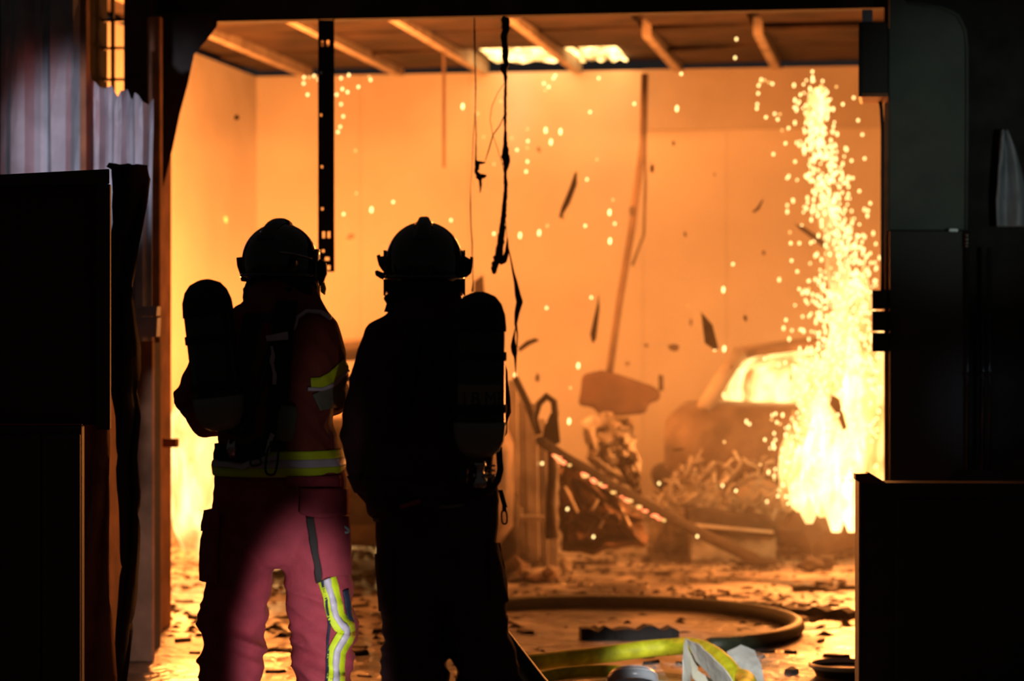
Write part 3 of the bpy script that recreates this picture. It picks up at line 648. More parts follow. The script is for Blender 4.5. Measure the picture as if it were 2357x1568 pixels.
# ================================================================== HANGING THINGS AT THE DOOR HEAD
po = empty('door_track', LP(751, 47, 11.6)); tag(po, 'black perforated steel track hanging from the door head', 'metal track')
DT = 11.6
def trk(x, y, d=0): return LP(x, y, DT+d)
# track built as a frame of bars round its holes
holes = [(742, 100, 6, 14), (755, 100, 6, 14), (739, 168, 5, 5), (739, 265, 5, 5), (741, 384, 5, 5), (742, 481, 5, 5), (745, 540, 6, 14), (757, 540, 6, 14), (744, 578, 6, 5), (753, 596, 10, 7), (756, 616, 9, 9)]
rows = [46, 93, 107, 165, 171, 262, 268, 381, 387, 478, 484, 533, 548, 575, 581, 592, 600, 611, 621, 626]
mb = MB()
for i in range(len(rows)-1):
    ya, yb = rows[i], rows[i+1]; ym = (ya+yb)/2; e = (ym-46)/580
    xl, xr = 733+2*e, 768+2*e
    hs = sorted([(x-w_/2, x+w_/2) for x, y, w_, h_ in holes if abs(y-ym) < 6 and yb-ya < 30]); cur = xl
    for a, b in hs+[(xr, xr)]:
        if a-cur > .5: mb.hexa([trk(cur, yb), trk(a, yb), trk(a, yb, .004), trk(cur, yb, .004), trk(cur, ya), trk(a, ya), trk(a, ya, .004), trk(cur, ya, .004)])
        cur = b
pm = mb.build('track_face', M_blackmetal, po)
bmx = bmesh.new(); bmx.from_mesh(pm.data); bmesh.ops.remove_doubles(bmx, verts=bmx.verts, dist=1e-4); bmx.to_mesh(pm.data); bmx.free()
for x in (733.5, 768):
    MB().hexa([trk(x-1.5, 624), trk(x+1.5, 624), trk(x+1.5, 624, .05), trk(x-1.5, 624, .05), trk(x-1.5, 40), trk(x+1.5, 40), trk(x+1.5, 40, .05), trk(x-1.5, 40, .05)]).build('track_flange', M_blackmetal, po)

def drip(name, label, D, pts, seg=8, seed=1, mt=M_rubber, extra=()):
    rd = random.Random(seed); k = D/FPX; path = []; rad = []
    for i in range(len(pts)-1):
        (x0, y0, r0), (x1, y1, r1) = pts[i], pts[i+1]; n = max(2, int(abs(y1-y0)/7)+1)
        for j in range(n):
            f = j/n; path.append(P(x0+(x1-x0)*f+rd.uniform(-.12, .12)*(r0+1), y0+(y1-y0)*f, D)+Vector((0, rd.uniform(-.3, .3)*r0*k, 0))); rad.append(max(.0008, (r0+(r1-r0)*f)*k*rd.uniform(.85, 1.15)))
    path.append(P(pts[-1][0], pts[-1][1], D)); rad.append(max(.0006, pts[-1][2]*k))
    root = empty(name, path[0]); tag(root, label, 'cable')
    MB().tube(path, rad, seg).build('strand', mt, root, smooth=True)
    for nm, q in extra:
        pp = []; rr_ = []
        for i in range(len(q)-1):
            for j in range(6):
                f = j/6; pp.append(P(q[i][0]+(q[i+1][0]-q[i][0])*f, q[i][1]+(q[i+1][1]-q[i][1])*f, D)); rr_.append(max(.0007, (q[i][2]+(q[i+1][2]-q[i][2])*f)*k))
        pp.append(P(q[-1][0], q[-1][1], D)); rr_.append(max(.0007, q[-1][2]*k))
        MB().tube(pp, rr_, 6).build(nm, mt, root, smooth=True)
    return root
DC = 10.9
drip('melted_cable', 'thick melted black cable hanging lowest from the door head', DC,
     [(1164, 40, 10), (1163, 70, 10), (1160, 90, 9), (1163, 130, 7), (1165, 148, 6), (1158, 160, 9), (1163, 172, 5), (1164, 190, 3), (1163, 230, 4), (1163, 300, 3), (1163, 330, 5), (1164, 360, 10), (1165, 378, 8), (1163, 400, 4), (1164, 440, 5), (1160, 490, 6), (1153, 550, 8), (1147, 590, 10), (1140, 608, 9), (1137, 625, 7), (1135, 630, 3)], seed=2,
     extra=[('loop_strand', [(1162, 190, .8), (1145, 215, .8), (1132, 245, .9), (1128, 275, .8), (1134, 310, .8), (1146, 345, .8), (1160, 395, .7)]),
            ('side_strand', [(1161, 265, 1.2), (1150, 290, 1.4), (1135, 310, 1.6), (1125, 345, 1.6), (1117, 370, 1)]),
            ('melted_tail', [(1168, 548, 1.5), (1167, 580, 6), (1160, 600, 8), (1150, 606, 6)]),
            ('dripping_strand', [(1163, 500, .8), (1168, 560, .9), (1176, 598, 2), (1181, 625, 3), (1187, 650, 5), (1192, 680, 8), (1196, 695, 9), (1190, 720, 7), (1187, 745, 4), (1191, 770, 2), (1190, 800, 1.5)]),
            ('dripping_lump', [(1186, 755, 1), (1182, 780, 4), (1182, 797, 8), (1184, 810, 8), (1186, 822, 4), (1187, 860, .8), (1187, 885, .6)])])
drip('melted_cable', 'thin black wire hanging from the door head, ending in a hooked lump', DC+.15,
     [(1092, 40, 1.2), (1092, 80, 2.2), (1093, 130, 1.6), (1095, 190, 1.5), (1094, 255, 1.2), (1096, 310, 1.3), (1095, 368, 2), (1098, 378, 7), (1096, 395, 5), (1103, 408, 8), (1106, 418, 4), (1105, 445, .8)], seed=4,
     extra=[('hooked_lump', [(1096, 372, 3), (1108, 375, 4), (1118, 374, 1.5)]), ('lump_tail', [(1101, 404, 5), (1113, 406, 6), (1120, 404, 2)]),
            ('side_strand', [(1093, 260, .8), (1089, 320, 1.1), (1087, 385, .8), (1083, 430, .5), (1083, 470, 1.6), (1084, 520, 1.3), (1087, 560, 1.6), (1087, 600, 1.2), (1089, 650, 1.4), (1087, 672, 3)])])

# ================================================================== LEFT FOREGROUND
def pbox(mb, x0, x1, y0, y1, D, t):
    return mb.hexa([P(x0, y1, D), P(x1, y1, D), P(x1, y1, D)+Vector((0, t, 0)), P(x0, y1, D)+Vector((0, t, 0)), P(x0, y0, D), P(x1, y0, D), P(x1, y0, D)+Vector((0, t, 0)), P(x0, y0, D)+Vector((0, t, 0))])
DL = 8.6
cb = empty('cabinet_door', P(120, 2000, DL)); cb.location.z = 0; tag(cb, 'dark brown framed panel standing at the far left edge', 'panel')
mb = MB(); pbox(mb, -120, 222, 424, 978, DL, .02); mb.build('board', mat('brown_black_board', (.030, .017, .012), .8, bump=.1, bscale=50), cb)
mb = MB(); mb.prism([P(x, y, DL-.03) for x, y in ((-120, 408), (252, 389), (252, 424), (-120, 430))], [P(x, y, DL+.04) for x, y in ((-120, 408), (252, 389), (252, 424), (-120, 430))]); mb.build('top_rail', M_black, cb, bevel=.004)
mb = MB(); pbox(mb, 221, 253, 424, 990, DL-.03, .03); mb.build('stile', M_black, cb, bevel=.004)
for y in (612, 640): mb = MB(); pbox(mb, 212, 224, y, y+20, DL-.035, .03); mb.build('hinge', M_rubber, cb, bevel=.004)
mb = MB(); pbox(mb, -120, 188, 976, 979, DL-.045, .02); mb.build('edge_strip', mat('red_edge', (.25, .03, .03), .5), cb)
cc = empty('dark_cabinet', P(60, 2000, DL)); cc.location.z = 0; tag(cc, 'black cabinet under the brown panel at the lower left', 'cabinet')
zb = 0
mb = MB(); a = P(-120, 980, DL-.05); b = P(188, 980, DL-.05); mb.hexa([Vector((a.x, a.y, 0)), Vector((b.x, b.y, 0)), Vector((b.x, b.y+.06, 0)), Vector((a.x, a.y+.06, 0)), a, b, b+Vector((0, .06, 0)), a+Vector((0, .06, 0))]); mb.build('carcass', M_black, cc, bevel=.006)
mb = MB(); pbox(mb, -100, 92, 1000, 1900, DL-.07, .02); mb.build('door', M_black, cc, bevel=.004)
mb = MB(); pbox(mb, 96, 184, 1000, 1900, DL-.07, .02); mb.build('door', M_black, cc, bevel=.004)
# hanging black rag of melted sheeting
def ribbon(name, label, cat, D, L_, R_, t, mt, seed, wav=.02):
    """a hanging strip: left and right outlines down the picture, folded in depth"""
    rd = random.Random(seed); rows = []
    ys = sorted(set([p[1] for p in L_]+[p[1] for p in R_]+list(range(int(L_[0][1]), int(L_[-1][1]), 18))))
    def at(pl_, y):
        for i in range(len(pl_)-1):
            if pl_[i][1] <= y <= pl_[i+1][1]:
                f = (y-pl_[i][1])/max(1e-6, pl_[i+1][1]-pl_[i][1]); return pl_[i][0]+(pl_[i+1][0]-pl_[i][0])*f
        return pl_[-1][0]
    for y in ys:
        a, b = at(L_, y), at(R_, y); r = []
        for i in range(9):
            f = i/8; r.append(P(a+(b-a)*f, y, D)+Vector((0, wav*math.sin(f*9+y*.012+seed)+wav*.6*noise.noise(Vector((f*3, y*.02, seed))), 0)))
        rows.append(r)
    o = MB().grid(rows).build(name, mt, smooth=True, solid=t); tag(o, label, cat); return o
ribbon('black_tarp', 'black melted sheet hanging in a long tapering rag beside the corrugated metal', 'sheet', 9.6,
       [(262, 388), (262, 440), (256, 540), (250, 640), (240, 700), (248, 800), (255, 880), (262, 905), (271, 960), (268, 1080), (278, 1180), (284, 1300), (280, 1380), (272, 1455), (262, 1600), (250, 1900)],
       [(335, 380), (342, 410), (332, 480), (318, 560), (308, 640), (305, 690), (312, 760), (318, 800), (318, 850), (312, 900), (318, 960), (312, 1050), (322, 1130), (318, 1250), (310, 1350), (300, 1440), (285, 1600), (272, 1900)], .02, M_soft, 1, .03)
ribbon('bent_sheet', 'scorched curved strip rising beside the brown panel', 'metal strip', 9.2,
       [(236, 680), (228, 740), (216, 830), (200, 930), (190, 1000), (188, 1060), (194, 1150), (192, 1210), (180, 1300), (176, 1400), (177, 1560), (176, 1880)],
       [(241, 680), (250, 790), (252, 830), (250, 900), (249, 1000), (249, 1100), (249, 1200), (250, 1300), (255, 1400), (262, 1500), (266, 1560), (266, 1880)], .012, M_rust, 5, .02)

# corrugated metal
DS = 11.0
def corrugated(name, label, x0, x1, top, ybot, ribs, seed, D=DS):
    rd = random.Random(seed); rows = [[], []]; N = ribs*6; T = []
    prof = [0, 0, 1, 1, 1, 0]
    vs_top = []; vs_bot = []; cols = []
    for i in range(N+1):
        x = x0+(x1-x0)*i/N; d = -.035*prof[i % 6]
        cols.append((x, d))
    rowsN = 16; g = []
    for j in range(rowsN+1):
        r = []
        for x, d in cols:
            yt = top(x); y = ybot+(yt-ybot)*j/rowsN; f = j/rowsN
            crump = (f**6)*.06*noise.noise(Vector((x*.05, seed, f*3)))
            p = LP(x, y, D-.3); p = p+Vector((ST, CT, 0))*(d+crump); r.append(p)
        g.append(r)
    o = MB().grid(g).build(name, M_sheet, solid=.002); tag(o, label, 'metal sheet'); return o
corrugated('corrugated_sheet', 'tall pale corrugated steel sheet at the top left', 0, 188, lambda x: -60, 1700, 2, 3, 10.95)
corrugated('corrugated_sheet', 'torn corrugated steel sheet with ragged top beside the narrow opening', 200, 350, lambda x: (150 if x < 212 else 195)+10*math.sin(x*.19)+ (14*noise.noise(Vector((x*.09, 1, 2)))) + (x-225)*.32, 785, 3, 8)
mb = MB(); mb.boxL(UV(196, 10.75), UV(352, 10.75), 10.74, 10.78, 0, CZ-(770-HY)/FPX*10.9); tag(mb.build('lower_board', M_rust, bevel=.005), 'scorched brown board under the torn corrugated sheet', 'board')
mb = MB(); mb.boxL(UV(190, 10.6), UV(205, 10.6), 10.56, 10.62, 0, 3.4); tag(mb.build('fence_post', M_rust, bevel=.005), 'narrow dark post between the two corrugated sheets', 'post')
br = empty('wall_bracket', LP(330, 760, 10.6)); tag(br, 'pale clamp block low on the torn corrugated sheet', 'bracket')
for ya, yb in ((705, 728), (731, 776)):
    mb = MB(); c0 = [LP(x, y, 10.50) for x, y in ((316, yb), (360, yb), (362, ya), (312, ya))]; c1 = [p+Vector((ST, CT, 0))*.06 for p in c0]; mb.prism(c0, c1); mb.build('clamp_half', M_sheet, br, bevel=.004)
mb = MB(); mb.boxL(UV(312, 10.86)-.06, UV(312, 10.86), 10.86, 11.25, 0, CZ-(790-HY)/FPX*11.1); tag(mb.build('charred_post', M_char, bevel=.006), 'charred post standing left of the door jamb', 'post')
mb = MB(); mb.boxL(uj, uj+.11, 11.85, 11.90, CZ-(1030-HY)/FPX*12.3, CZ-(1010-HY)/FPX*12.3); tag(mb.build('jamb_bracket', M_rust, bevel=.003), 'small steel tab jutting from the left door jamb', 'bracket')
mb = MB(); mb.box((-1.765, 10.62, .75), (.03, .46, 1.5)); tag(mb.build('scorched_board', M_rust, bevel=.004), 'scorched board on edge, fire-lit between the black rag and the curved strip', 'board')
fr = empty('rubble_block', LP(320, 1490, 11.2)); fr.location.z = 0; tag(fr, 'scorched low block at the foot of the scorched post', 'rubble')
mb = MB(); mb.boxL(UV(290, 11.0), UV(335, 11.0), 10.95, 11.1, 0, .09); mb.build('block', M_rust, fr, bevel=.01)

# ================================================================== RIGHT SIDE
jb = empty('control_box', LP(2010, 222, 11.4)); tag(jb, 'black box fixed high on the right side of the door', 'box')
def rbox(mb, x0, x1, y0, y1, v, t): 
    q = [LP(x0, y1, v), LP(x1, y1, v), LP(x1, y0, v), LP(x0, y0, v)]; n = Vector((ST, CT, 0))*t
    return mb.hexa([q[0], q[1], q[1]+n, q[0]+n, q[3], q[2], q[2]+n, q[3]+n])
mb = MB(); rbox(mb, 1982, 2044, 50, 214, 11.35, .35); mb.build('housing', M_black, jb, bevel=.004)
mb = MB(); rbox(mb, 1976, 1983, 50, 223, 11.34, .36); mb.build('side_plate', M_blackmetal, jb)
mb = MB(); rbox(mb, 1980, 2044, 214, 223, 11.36, .34); mb.build('bottom_plate', M_rust, jb)
mb = MB(); rbox(mb, 1984, 2008, 22, 50, 11.4, .12); mb.build('mounting_bracket', M_sheet, jb)
mb = MB(); mb.tube([LP(2024, 218, 11.6), LP(2028, 250, 11.6), LP(2031, 300, 11.6), LP(2031, 450, 11.6), LP(2031, 600, 11.6), LP(2031, 680, 11.6)], .010, 10); tag(mb.build('power_cable', M_rubber, smooth=True), 'black cable running down from the control box along the door edge', 'cable')
hb = empty('hinge_block', LP(2024, 808, 11.55)); tag(hb, 'black three-piece hinge block on the right door edge', 'hinge')
for ya, yb in ((668, 712), (716, 762), (766, 810)):
    mb = MB(); rbox(mb, 2007, 2042, ya, yb, 11.55, .14); mb.build('knuckle', M_blackmetal, hb, bevel=.003)
mb = MB(); rbox(mb, 2036, 2046, 225, 1125, 11.66, .06); struct(mb.build('trim_4', M_rust, bevel=.003))
up = empty('wall_panel', LP(2135, 530, 11.7)); tag(up, 'grey-green upper panel with rounded corner on the right wall', 'panel')
mb = MB(); q = [(2046, 530), (2224, 530)] + [(2224, 80)] + [(2224-50*(1-math.cos(t)), 80-62*math.sin(t)) for t in [PI/2*i/8 for i in range(1, 9)]] + [(2090, 4), (2046, -20)]
mb.prism([LP(x, y, 11.66) for x, y in q], [LP(x, y, 11.745) for x, y in q]); mb.build('sheet', M_greendark, up, bevel=.004)
mb = MB(); mb.tube([LP(x, y, 11.65) for x, y in [(2224, 530), (2226, 300), (2226, 110), (2222, 70), (2205, 35), (2170, 18), (2090, 4)]], .008, 8); mb.build('edge_bead', M_greendark, up, smooth=True)
lp = empty('wall_panel', LP(2135, 1112, 11.6)); tag(lp, 'black lower panel beside the door edge on the right', 'panel')
mb = MB(); rbox(mb, 2047, 2224, 531, 1120, 11.60, .145); mb.build('sheet', M_black, lp, bevel=.004)
mb = MB(); rbox(mb, 2185, 2205, 527, 533, 11.57, .03); mb.build('latch', M_chrome, lp)
for i, (x, ya, lab) in enumerate(((2226, 530, 'leftmost of the three glossy pipes on the right wall'), (2262, 740, 'middle and shortest of the three pipes on the right wall'), (2277, 570, 'rightmost of the three glossy pipes on the right wall'))):
    rt_ = empty('wall_pipe', LP(x, 1112, 11.55)); tag(rt_, lab, 'pipe')
    mb = MB(); mb.tube([LP(x, 1112, 11.55), LP(x+1, 860, 11.55), LP(x, ya, 11.55)], .010, 14); mb.build('pipe', mat('glossy_black_pipe', (.02, .022, .026), .18), rt_, smooth=True)
    mb = MB(); mb.tube([LP(x, 866, 11.55), LP(x, 856, 11.55)], .013, 14); mb.build('coupling', M_rubber, rt_, smooth=True)
    if i == 0:
        for y in (541, 550, 559, 566): mb = MB(); mb.tube([LP(x, y-2, 11.55), LP(x, y+2, 11.55)], .013, 12); mb.build('ferrule', M_chrome, rt_, smooth=True)
bb = empty('pipe_base', LP(2255, 1112, 11.5)); tag(bb, 'low black trapezoid bracket holding the feet of the pipes', 'bracket')
q = [(2165, 1112), (2215, 1082), (2295, 1082), (2345, 1112)]
mb = MB(); mb.prism([LP(x, y, 11.46) for x, y in q], [LP(x, y, 11.50) for x, y in q]); mb.build('plate', M_blackmetal, bb, bevel=.003)
rg = ribbon('grey_sheet', 'dim grey crumpled sheet at the far right edge', 'sheet', 11.4, [(2304, 300), (2296, 380), (2292, 460), (2294, 522)], [(2318, 300), (2352, 380), (2372, 460), (2380, 522)], .01, M_sheet, 6, .03)
rc = empty('black_locker', P(2180, 1112, 9.6)); rc.location.z = 0; tag(rc, 'big black cabinet filling the lower right corner', 'cabinet')
DR = 9.6
a = P(1981, 1112, DR); b = P(2560, 1114, DR); mb = MB(); mb.hexa([Vector((a.x-.005, a.y, 0)), Vector((b.x, b.y, 0)), Vector((b.x, b.y+.16, 0)), Vector((a.x, a.y+.16, 0)), a, b, b+Vector((0, .16, 0)), a+Vector((0, .16, 0))]); mb.build('carcass', M_black, rc, bevel=.003)
mb = MB(); q0 = [P(1977, 1098, DR-.01), P(1982, 1100, DR-.01), P(1978, 1990, DR-.01), P(1976, 1990, DR-.01)]; mb.prism(q0, [p+Vector((0, .11, 0)) for p in q0]); mb.build('side_panel', mat('paler_side', (.20, .17, .17), .6, bump=.2), rc, bevel=.003)  # side panel in a paler tone than the black carcass
mb = MB(); q0 = [P(x, y, DR-.02) for x, y in ((1969, 1091), (1996, 1090), (1999, 1087), (2040, 1112), (1981, 1112), (1969, 1104))]; mb.prism(q0, [p+Vector((0, .06, 0)) for p in q0]); mb.build('top_ledge', mat('red_brown_ledge', (.10, .03, .025), .3), rc, bevel=.002)
mb = MB(); pbox(mb, 2060, 2560, 1150, 1900, DR-.015, .015); mb.build('door', M_black, rc, bevel=.003)

# ================================================================== HOSES, BAG, BUCKET
fy = lambda y: CZ*FPX/(y-HY)          # distance of the floor at a picture row
def fl(x, y, up=0): p = P(x, y, fy(y)); p.z = up; return p
def arc(c, r1, r2, a0, a1, n, z): return [Vector((c.x+math.cos(a0+(a1-a0)*i/n)*r1, c.y+math.sin(a0+(a1-a0)*i/n)*r2, z)) for i in range(n+1)]
hc = fl(1380, 1452)
ring = arc(hc, 1.0, .98, PI*.98, -PI*.34, 44, .038)
o = MB().tube(ring, .037, 14).build('fire_hose', M_hoseD, smooth=True); tag(o, 'dark wet hose lying in a wide loop on the floor', 'hose')
fh = [P(1100, 1560, 10.5), P(1190, 1530, 10.6), P(1300, 1517, 10.75), P(1400, 1506, 10.85), P(1480, 1495, 10.9), P(1540, 1490, 10.9), P(1590, 1488, 10.8), P(1630, 1500, 10.65), P(1668, 1528, 10.5), P(1695, 1562, 10.4), P(1712, 1610, 10.35), P(1720, 1670, 10.2), P(1700, 1690, 9.9)]
def smooth_path(pts, n=6):
    out = []
    for i in range(len(pts)-1):
        p0, p1, p2, p3 = pts[max(i-1, 0)], pts[i], pts[i+1], pts[min(i+2, len(pts)-1)]
        for j in range(n):
            t = j/n; out.append(.5*((2*p1)+(p2-p0)*t+(2*p0-5*p1+4*p2-p3)*t*t+(3*p1-p0-3*p2+p3)*t**3))
    return out+[pts[-1]]
for p in fh: p.z = max(p.z, .04)
o = MB().tube(smooth_path(fh), .039, 16).build('fire_hose', M_hoseY, smooth=True); tag(o, 'yellow-green fire hose lying over the grey canvas bag', 'hose')
o = MB().tube(smooth_path([P(1180, 1575, 10.3), P(1280, 1552, 10.5), P(1400, 1545, 10.5), P(1500, 1560, 10.4)]), .028, 12).build('fire_hose', M_hoseY, smooth=True); tag(o, 'short run of green hose in front at the bottom edge', 'hose')
for v in o.data.vertices: pass
# crumpled canvas bag, built of folded panels
bg = empty('canvas_bag', P(1660, 1620, 10.4)); bg.location.z = 0; tag(bg, 'crumpled grey canvas bag under the yellow hose at the bottom', 'bag')
def crumple(name, pts, tris, mt, seed, lvl=3, amp=.006):
    bm = bmesh.new(); vs_ = [bm.verts.new(P(x, y, D)) for x, y, D in pts]
    for t in tris: bm.faces.new([vs_[i] for i in t])
    bmesh.ops.subdivide_edges(bm, edges=bm.edges, cuts=lvl, use_grid_fill=True); bmesh.ops.triangulate(bm, faces=bm.faces)
    for v in bm.verts:
        n = noise.noise(v.co*22+Vector((seed, 0, 0))); v.co += Vector((noise.noise(v.co*17+Vector((0, seed, 3)))*amp, n*amp*2, noise.noise(v.co*19+Vector((9, seed, 3)))*amp))
    bm.verts.index_update(); m = MB(); m.add([v.co.copy() for v in bm.verts], [tuple(q.index for q in f.verts) for f in bm.faces]); bm.free()
    return m.build(name, mt, bg, smooth=False, solid=.005)
crumple('front_fold', [(1578, 1470, 10.42), (1572, 1520, 10.30), (1574, 1600, 10.2), (1588, 1600, 10.35), (1592, 1540, 10.38)], [(0, 1, 4), (1, 2, 3, 4)], M_bag, 1)
crumple('top_fold', [(1578, 1470, 10.42), (1604, 1482, 10.33), (1636, 1508, 10.22), (1672, 1545, 10.15), (1700, 1590, 10.1), (1668, 1595, 10.2), (1635, 1560, 10.3), (1600, 1520, 10.38)], [(0, 1, 7), (1, 2, 6, 7), (2, 3, 5, 6), (3, 4, 5)], M_bag, 4)
crumple('inner_lining', [(1582, 1498, 10.44), (1602, 1520, 10.42), (1606, 1545, 10.38), (1655, 1575, 10.34), (1640, 1600, 10.34), (1594, 1560, 10.36)], [(0, 1, 2, 5), (2, 3, 4, 5)], mat('cream_lining', (.50, .50, .40), .7, bump=.2), 6)
crumple('rear_fold', [(1672, 1502, 10.66), (1705, 1487, 10.70), (1738, 1498, 10.68), (1750, 1525, 10.6), (1765, 1600, 10.5), (1735, 1600, 10.42), (1700, 1560, 10.5)], [(0, 1, 6), (1, 2, 3, 6), (3, 4, 5, 6)], M_bag, 8)
crumple('base', [(1574, 1600, 10.2), (1765, 1600, 10.3), (1765, 1640, 10.3), (1574, 1640, 10.2)], [(0, 1, 2, 3)], M_bag, 9)
# clouded plastic cap
pc = P(1456, 1568, 10.25); ca = empty('plastic_cap', Vector((pc.x, pc.y, 0))); tag(ca, 'clouded plastic ring cap lying left of the canvas bag', 'cap')
Mt = Matrix.Rotation(math.radians(-28), 3, 'X')
zb_ = max(.05, pc.z-.02)
MB().lathe((pc.x, pc.y, zb_), [(.105, -.03), (.108, .0), (.100, .02), (.085, .028), (.06, .02)], 40, Mt).build('shell', M_plastic, ca, smooth=True, solid=.004)
for r_, z_ in ((.104, .012), (.09, .027), (.07, .026)): MB().tube([Vector((pc.x, pc.y, zb_))+Mt @ Vector((math.cos(t)*r_, math.sin(t)*r_, z_)) for t in [2*PI*i/40 for i in range(41)]], .004, 6).build('ridge', M_enamel, ca, smooth=True)
MB().tube([Vector((pc.x+.09, pc.y, .03)), Vector((pc.x+.16, pc.y+.02, .02)), Vector((pc.x+.24, pc.y+.06, .02))], .018, 10).build('tail', M_plastic, ca, smooth=True)
# bucket
bk = P(1945, 1528, 10.7); be = empty('bucket', Vector((bk.x, bk.y, 0))); tag(be, 'dark bucket with pale rim half hidden by the black cabinet', 'bucket')
zt = bk.z; R_ = .155
MB().lathe((bk.x, bk.y, 0), [(R_*.82, 0), (R_*.9, zt*.5), (R_*.98, zt-.012), (R_*.94, zt-.012), (R_*.80, .02), (.01, .02)], 36).build('pail', M_black, be, smooth=True)
MB().lathe((bk.x, bk.y, zt), [(R_*.98, -.018), (R_*1.04, -.012), (R_*1.04, 0), (R_*.98, .004), (R_*.93, -.004), (R_*.93, -.018)], 36).build('rim', M_enamel, be, smooth=True)
MB().lathe((bk.x, bk.y, zt-.025), [(R_*.93, 0), (R_*.5, .003), (.005, .002)], 36).build('contents', M_enamel, be, smooth=True)

# ================================================================== BURNT CARS
def car(label, at, yaw, scale=1.0, glow=False):
    """burnt-out small car: lofted body shell, roof on pillars with empty window frames, wheels without tyres"""
    root = empty('burnt_car', at); tag(root, label, 'car'); Rz = Matrix.Rotation(yaw, 3, 'Z')
    def W(x, y, z): return Vector(at)+Rz @ Vector((x*scale, y*scale, z*scale))
    st = [(2.0, .62, .35, .62), (1.92, .74, .25, .72), (1.6, .82, .20, .84), (1.0, .85, .18, .94), (.6, .86, .18, .97), (0, .87, .18, .98), (-.9, .87, .18, 1.0), (-1.5, .85, .20, 1.0), (-1.85, .80, .26, .98), (-1.95, .68, .40, .90)]
    rings = []
    for x, hw, z0, z1 in st:
        pr = [(-hw*.9, z0), (-hw, z0+.12), (-hw, z1-.18), (-hw*.93, z1-.03), (-hw*.55, z1), (0, z1+.01), (hw*.55, z1), (hw*.93, z1-.03), (hw, z1-.18), (hw, z0+.12), (hw*.9, z0)]
        rings.append([W(x, y, z) for y, z in pr])
    MB().loft(rings).build('body_shell', M_burnt, root, smooth=True)
    rr_ = []
    for x, z, hw in ((.28, 1.36, .56), (.1, 1.42, .60), (-.4, 1.45, .62), (-1.0, 1.43, .60), (-1.45, 1.37, .55)):
        rr_.append([W(x, y, zz_) for y, zz_ in ((-hw, z-.05), (-hw*.9, z), (0, z+.03), (hw*.9, z), (hw, z-.05), (hw*.9, z-.06), (0, z-.01), (-hw*.9, z-.06))])
    MB().loft(rr_).build('roof', M_burnt, root, smooth=True)
    for s in (-1, 1):
        for a, b, r in (((.98, .74, .93), (.24, .56, 1.36), .035), ((-.30, .80, .97), (-.34, .60, 1.40), .04), ((-1.66, .76, .96), (-1.42, .55, 1.36), .06)):
            MB().tube([W(a[0], a[1]*s, a[2]), W((a[0]+b[0])/2, (a[1]+b[1])/2*s+.02*s, (a[2]+b[2])/2+.01), W(b[0], b[1]*s, b[2])], r, 8).build('pillar', M_paleash, root, smooth=True)
        for x in (1.25, -1.25):
            wh = MB().lathe(W(x, s*.80, .28), [(.10, -.09), (.26, -.09), (.28, -.05), (.28, .05), (.26, .09), (.10, .09)], 24, Rz @ Matrix.Rotation(PI/2, 3, 'X'), True).build('wheel', M_darkdeb, root, smooth=True)
            MB().lathe(W(x, s*.89, .28), [(.03, -.02), (.18, -.015), (.20, .015), (.05, .02)], 18, Rz @ Matrix.Rotation(PI/2, 3, 'X'), True).build('hub', M_paleash, wh, smooth=True)
        MB().sphere(W(1.88, s*.55, .66), (.05, .13, .08), 12, 8, Rz).build('headlamp', M_paleash, root, smooth=True)
    MB().tube([W(1.98, -.7, .42), W(2.08, -.3, .42), W(2.08, .3, .42), W(1.98, .7, .42)], .07, 10).build('front_bumper', M_darkdeb, root, smooth=True)
    MB().tube([W(-1.95, -.72, .45), W(-2.04, 0, .45), W(-1.95, .72, .45)], .08, 10).build('rear_bumper', M_darkdeb, root, smooth=True)
    for s in (-.35, .35): MB().box(W(-.25, s, .95), (.14, .44, .55), Rz).build('seat_frame', M_darkdeb, root)
    if glow: MB().sphere(W(-.5, .0, 1.10), (1.12, .60, .34), 20, 10, Rz).build('cabin_fire', M_flame, root, smooth=True)
    return root
g0 = Vector((3.12, 17.6, 0))
car('burnt-out car behind the shower of sparks, fire glowing inside its cabin', g0, math.radians(-9.2), 1.0, True)
g0 = Vector((-.84, 16.3, 0))
car('burnt-out car standing mostly hidden behind the two firefighters', g0, math.radians(90), 1.0)

# ================================================================== FIRE
def tongue(parent, base, h, wx, lean, seed, mt, name='flame_tongue', n=14, seg=16):
    rd = random.Random(seed); rings = []
    for i in range(n+1):
        f = i/n; rr_ = wx*(math.sin(PI*min(1, f*.95+.03))**.8)*(1-f*.55)
        c = base+Vector((lean*f*f+.10*h*noise.noise(Vector((f*2.2, seed*1.3, 0)))*f, .06*noise.noise(Vector((f*2, seed, 5))), h*f))
        rings.append([c+Vector((math.cos(2*PI*q/seg)*rr_*(1+.35*noise.noise(Vector((q*.7, f*4, seed)))), math.sin(2*PI*q/seg)*rr_*.7*(1+.3*noise.noise(Vector((q*.6, f*4, seed+9)))), .05*noise.noise(Vector((q, f*3, seed))))) for q in range(seg)])
    return MB().loft(rings).build(name, mt, parent, smooth=True)
DF = 15.2
fb = P(1930, 1150, DF); f1 = empty('fire', Vector((fb.x, fb.y, 0))); tag(f1, 'tall blaze under the falling sparks at the right of the room', 'fire')
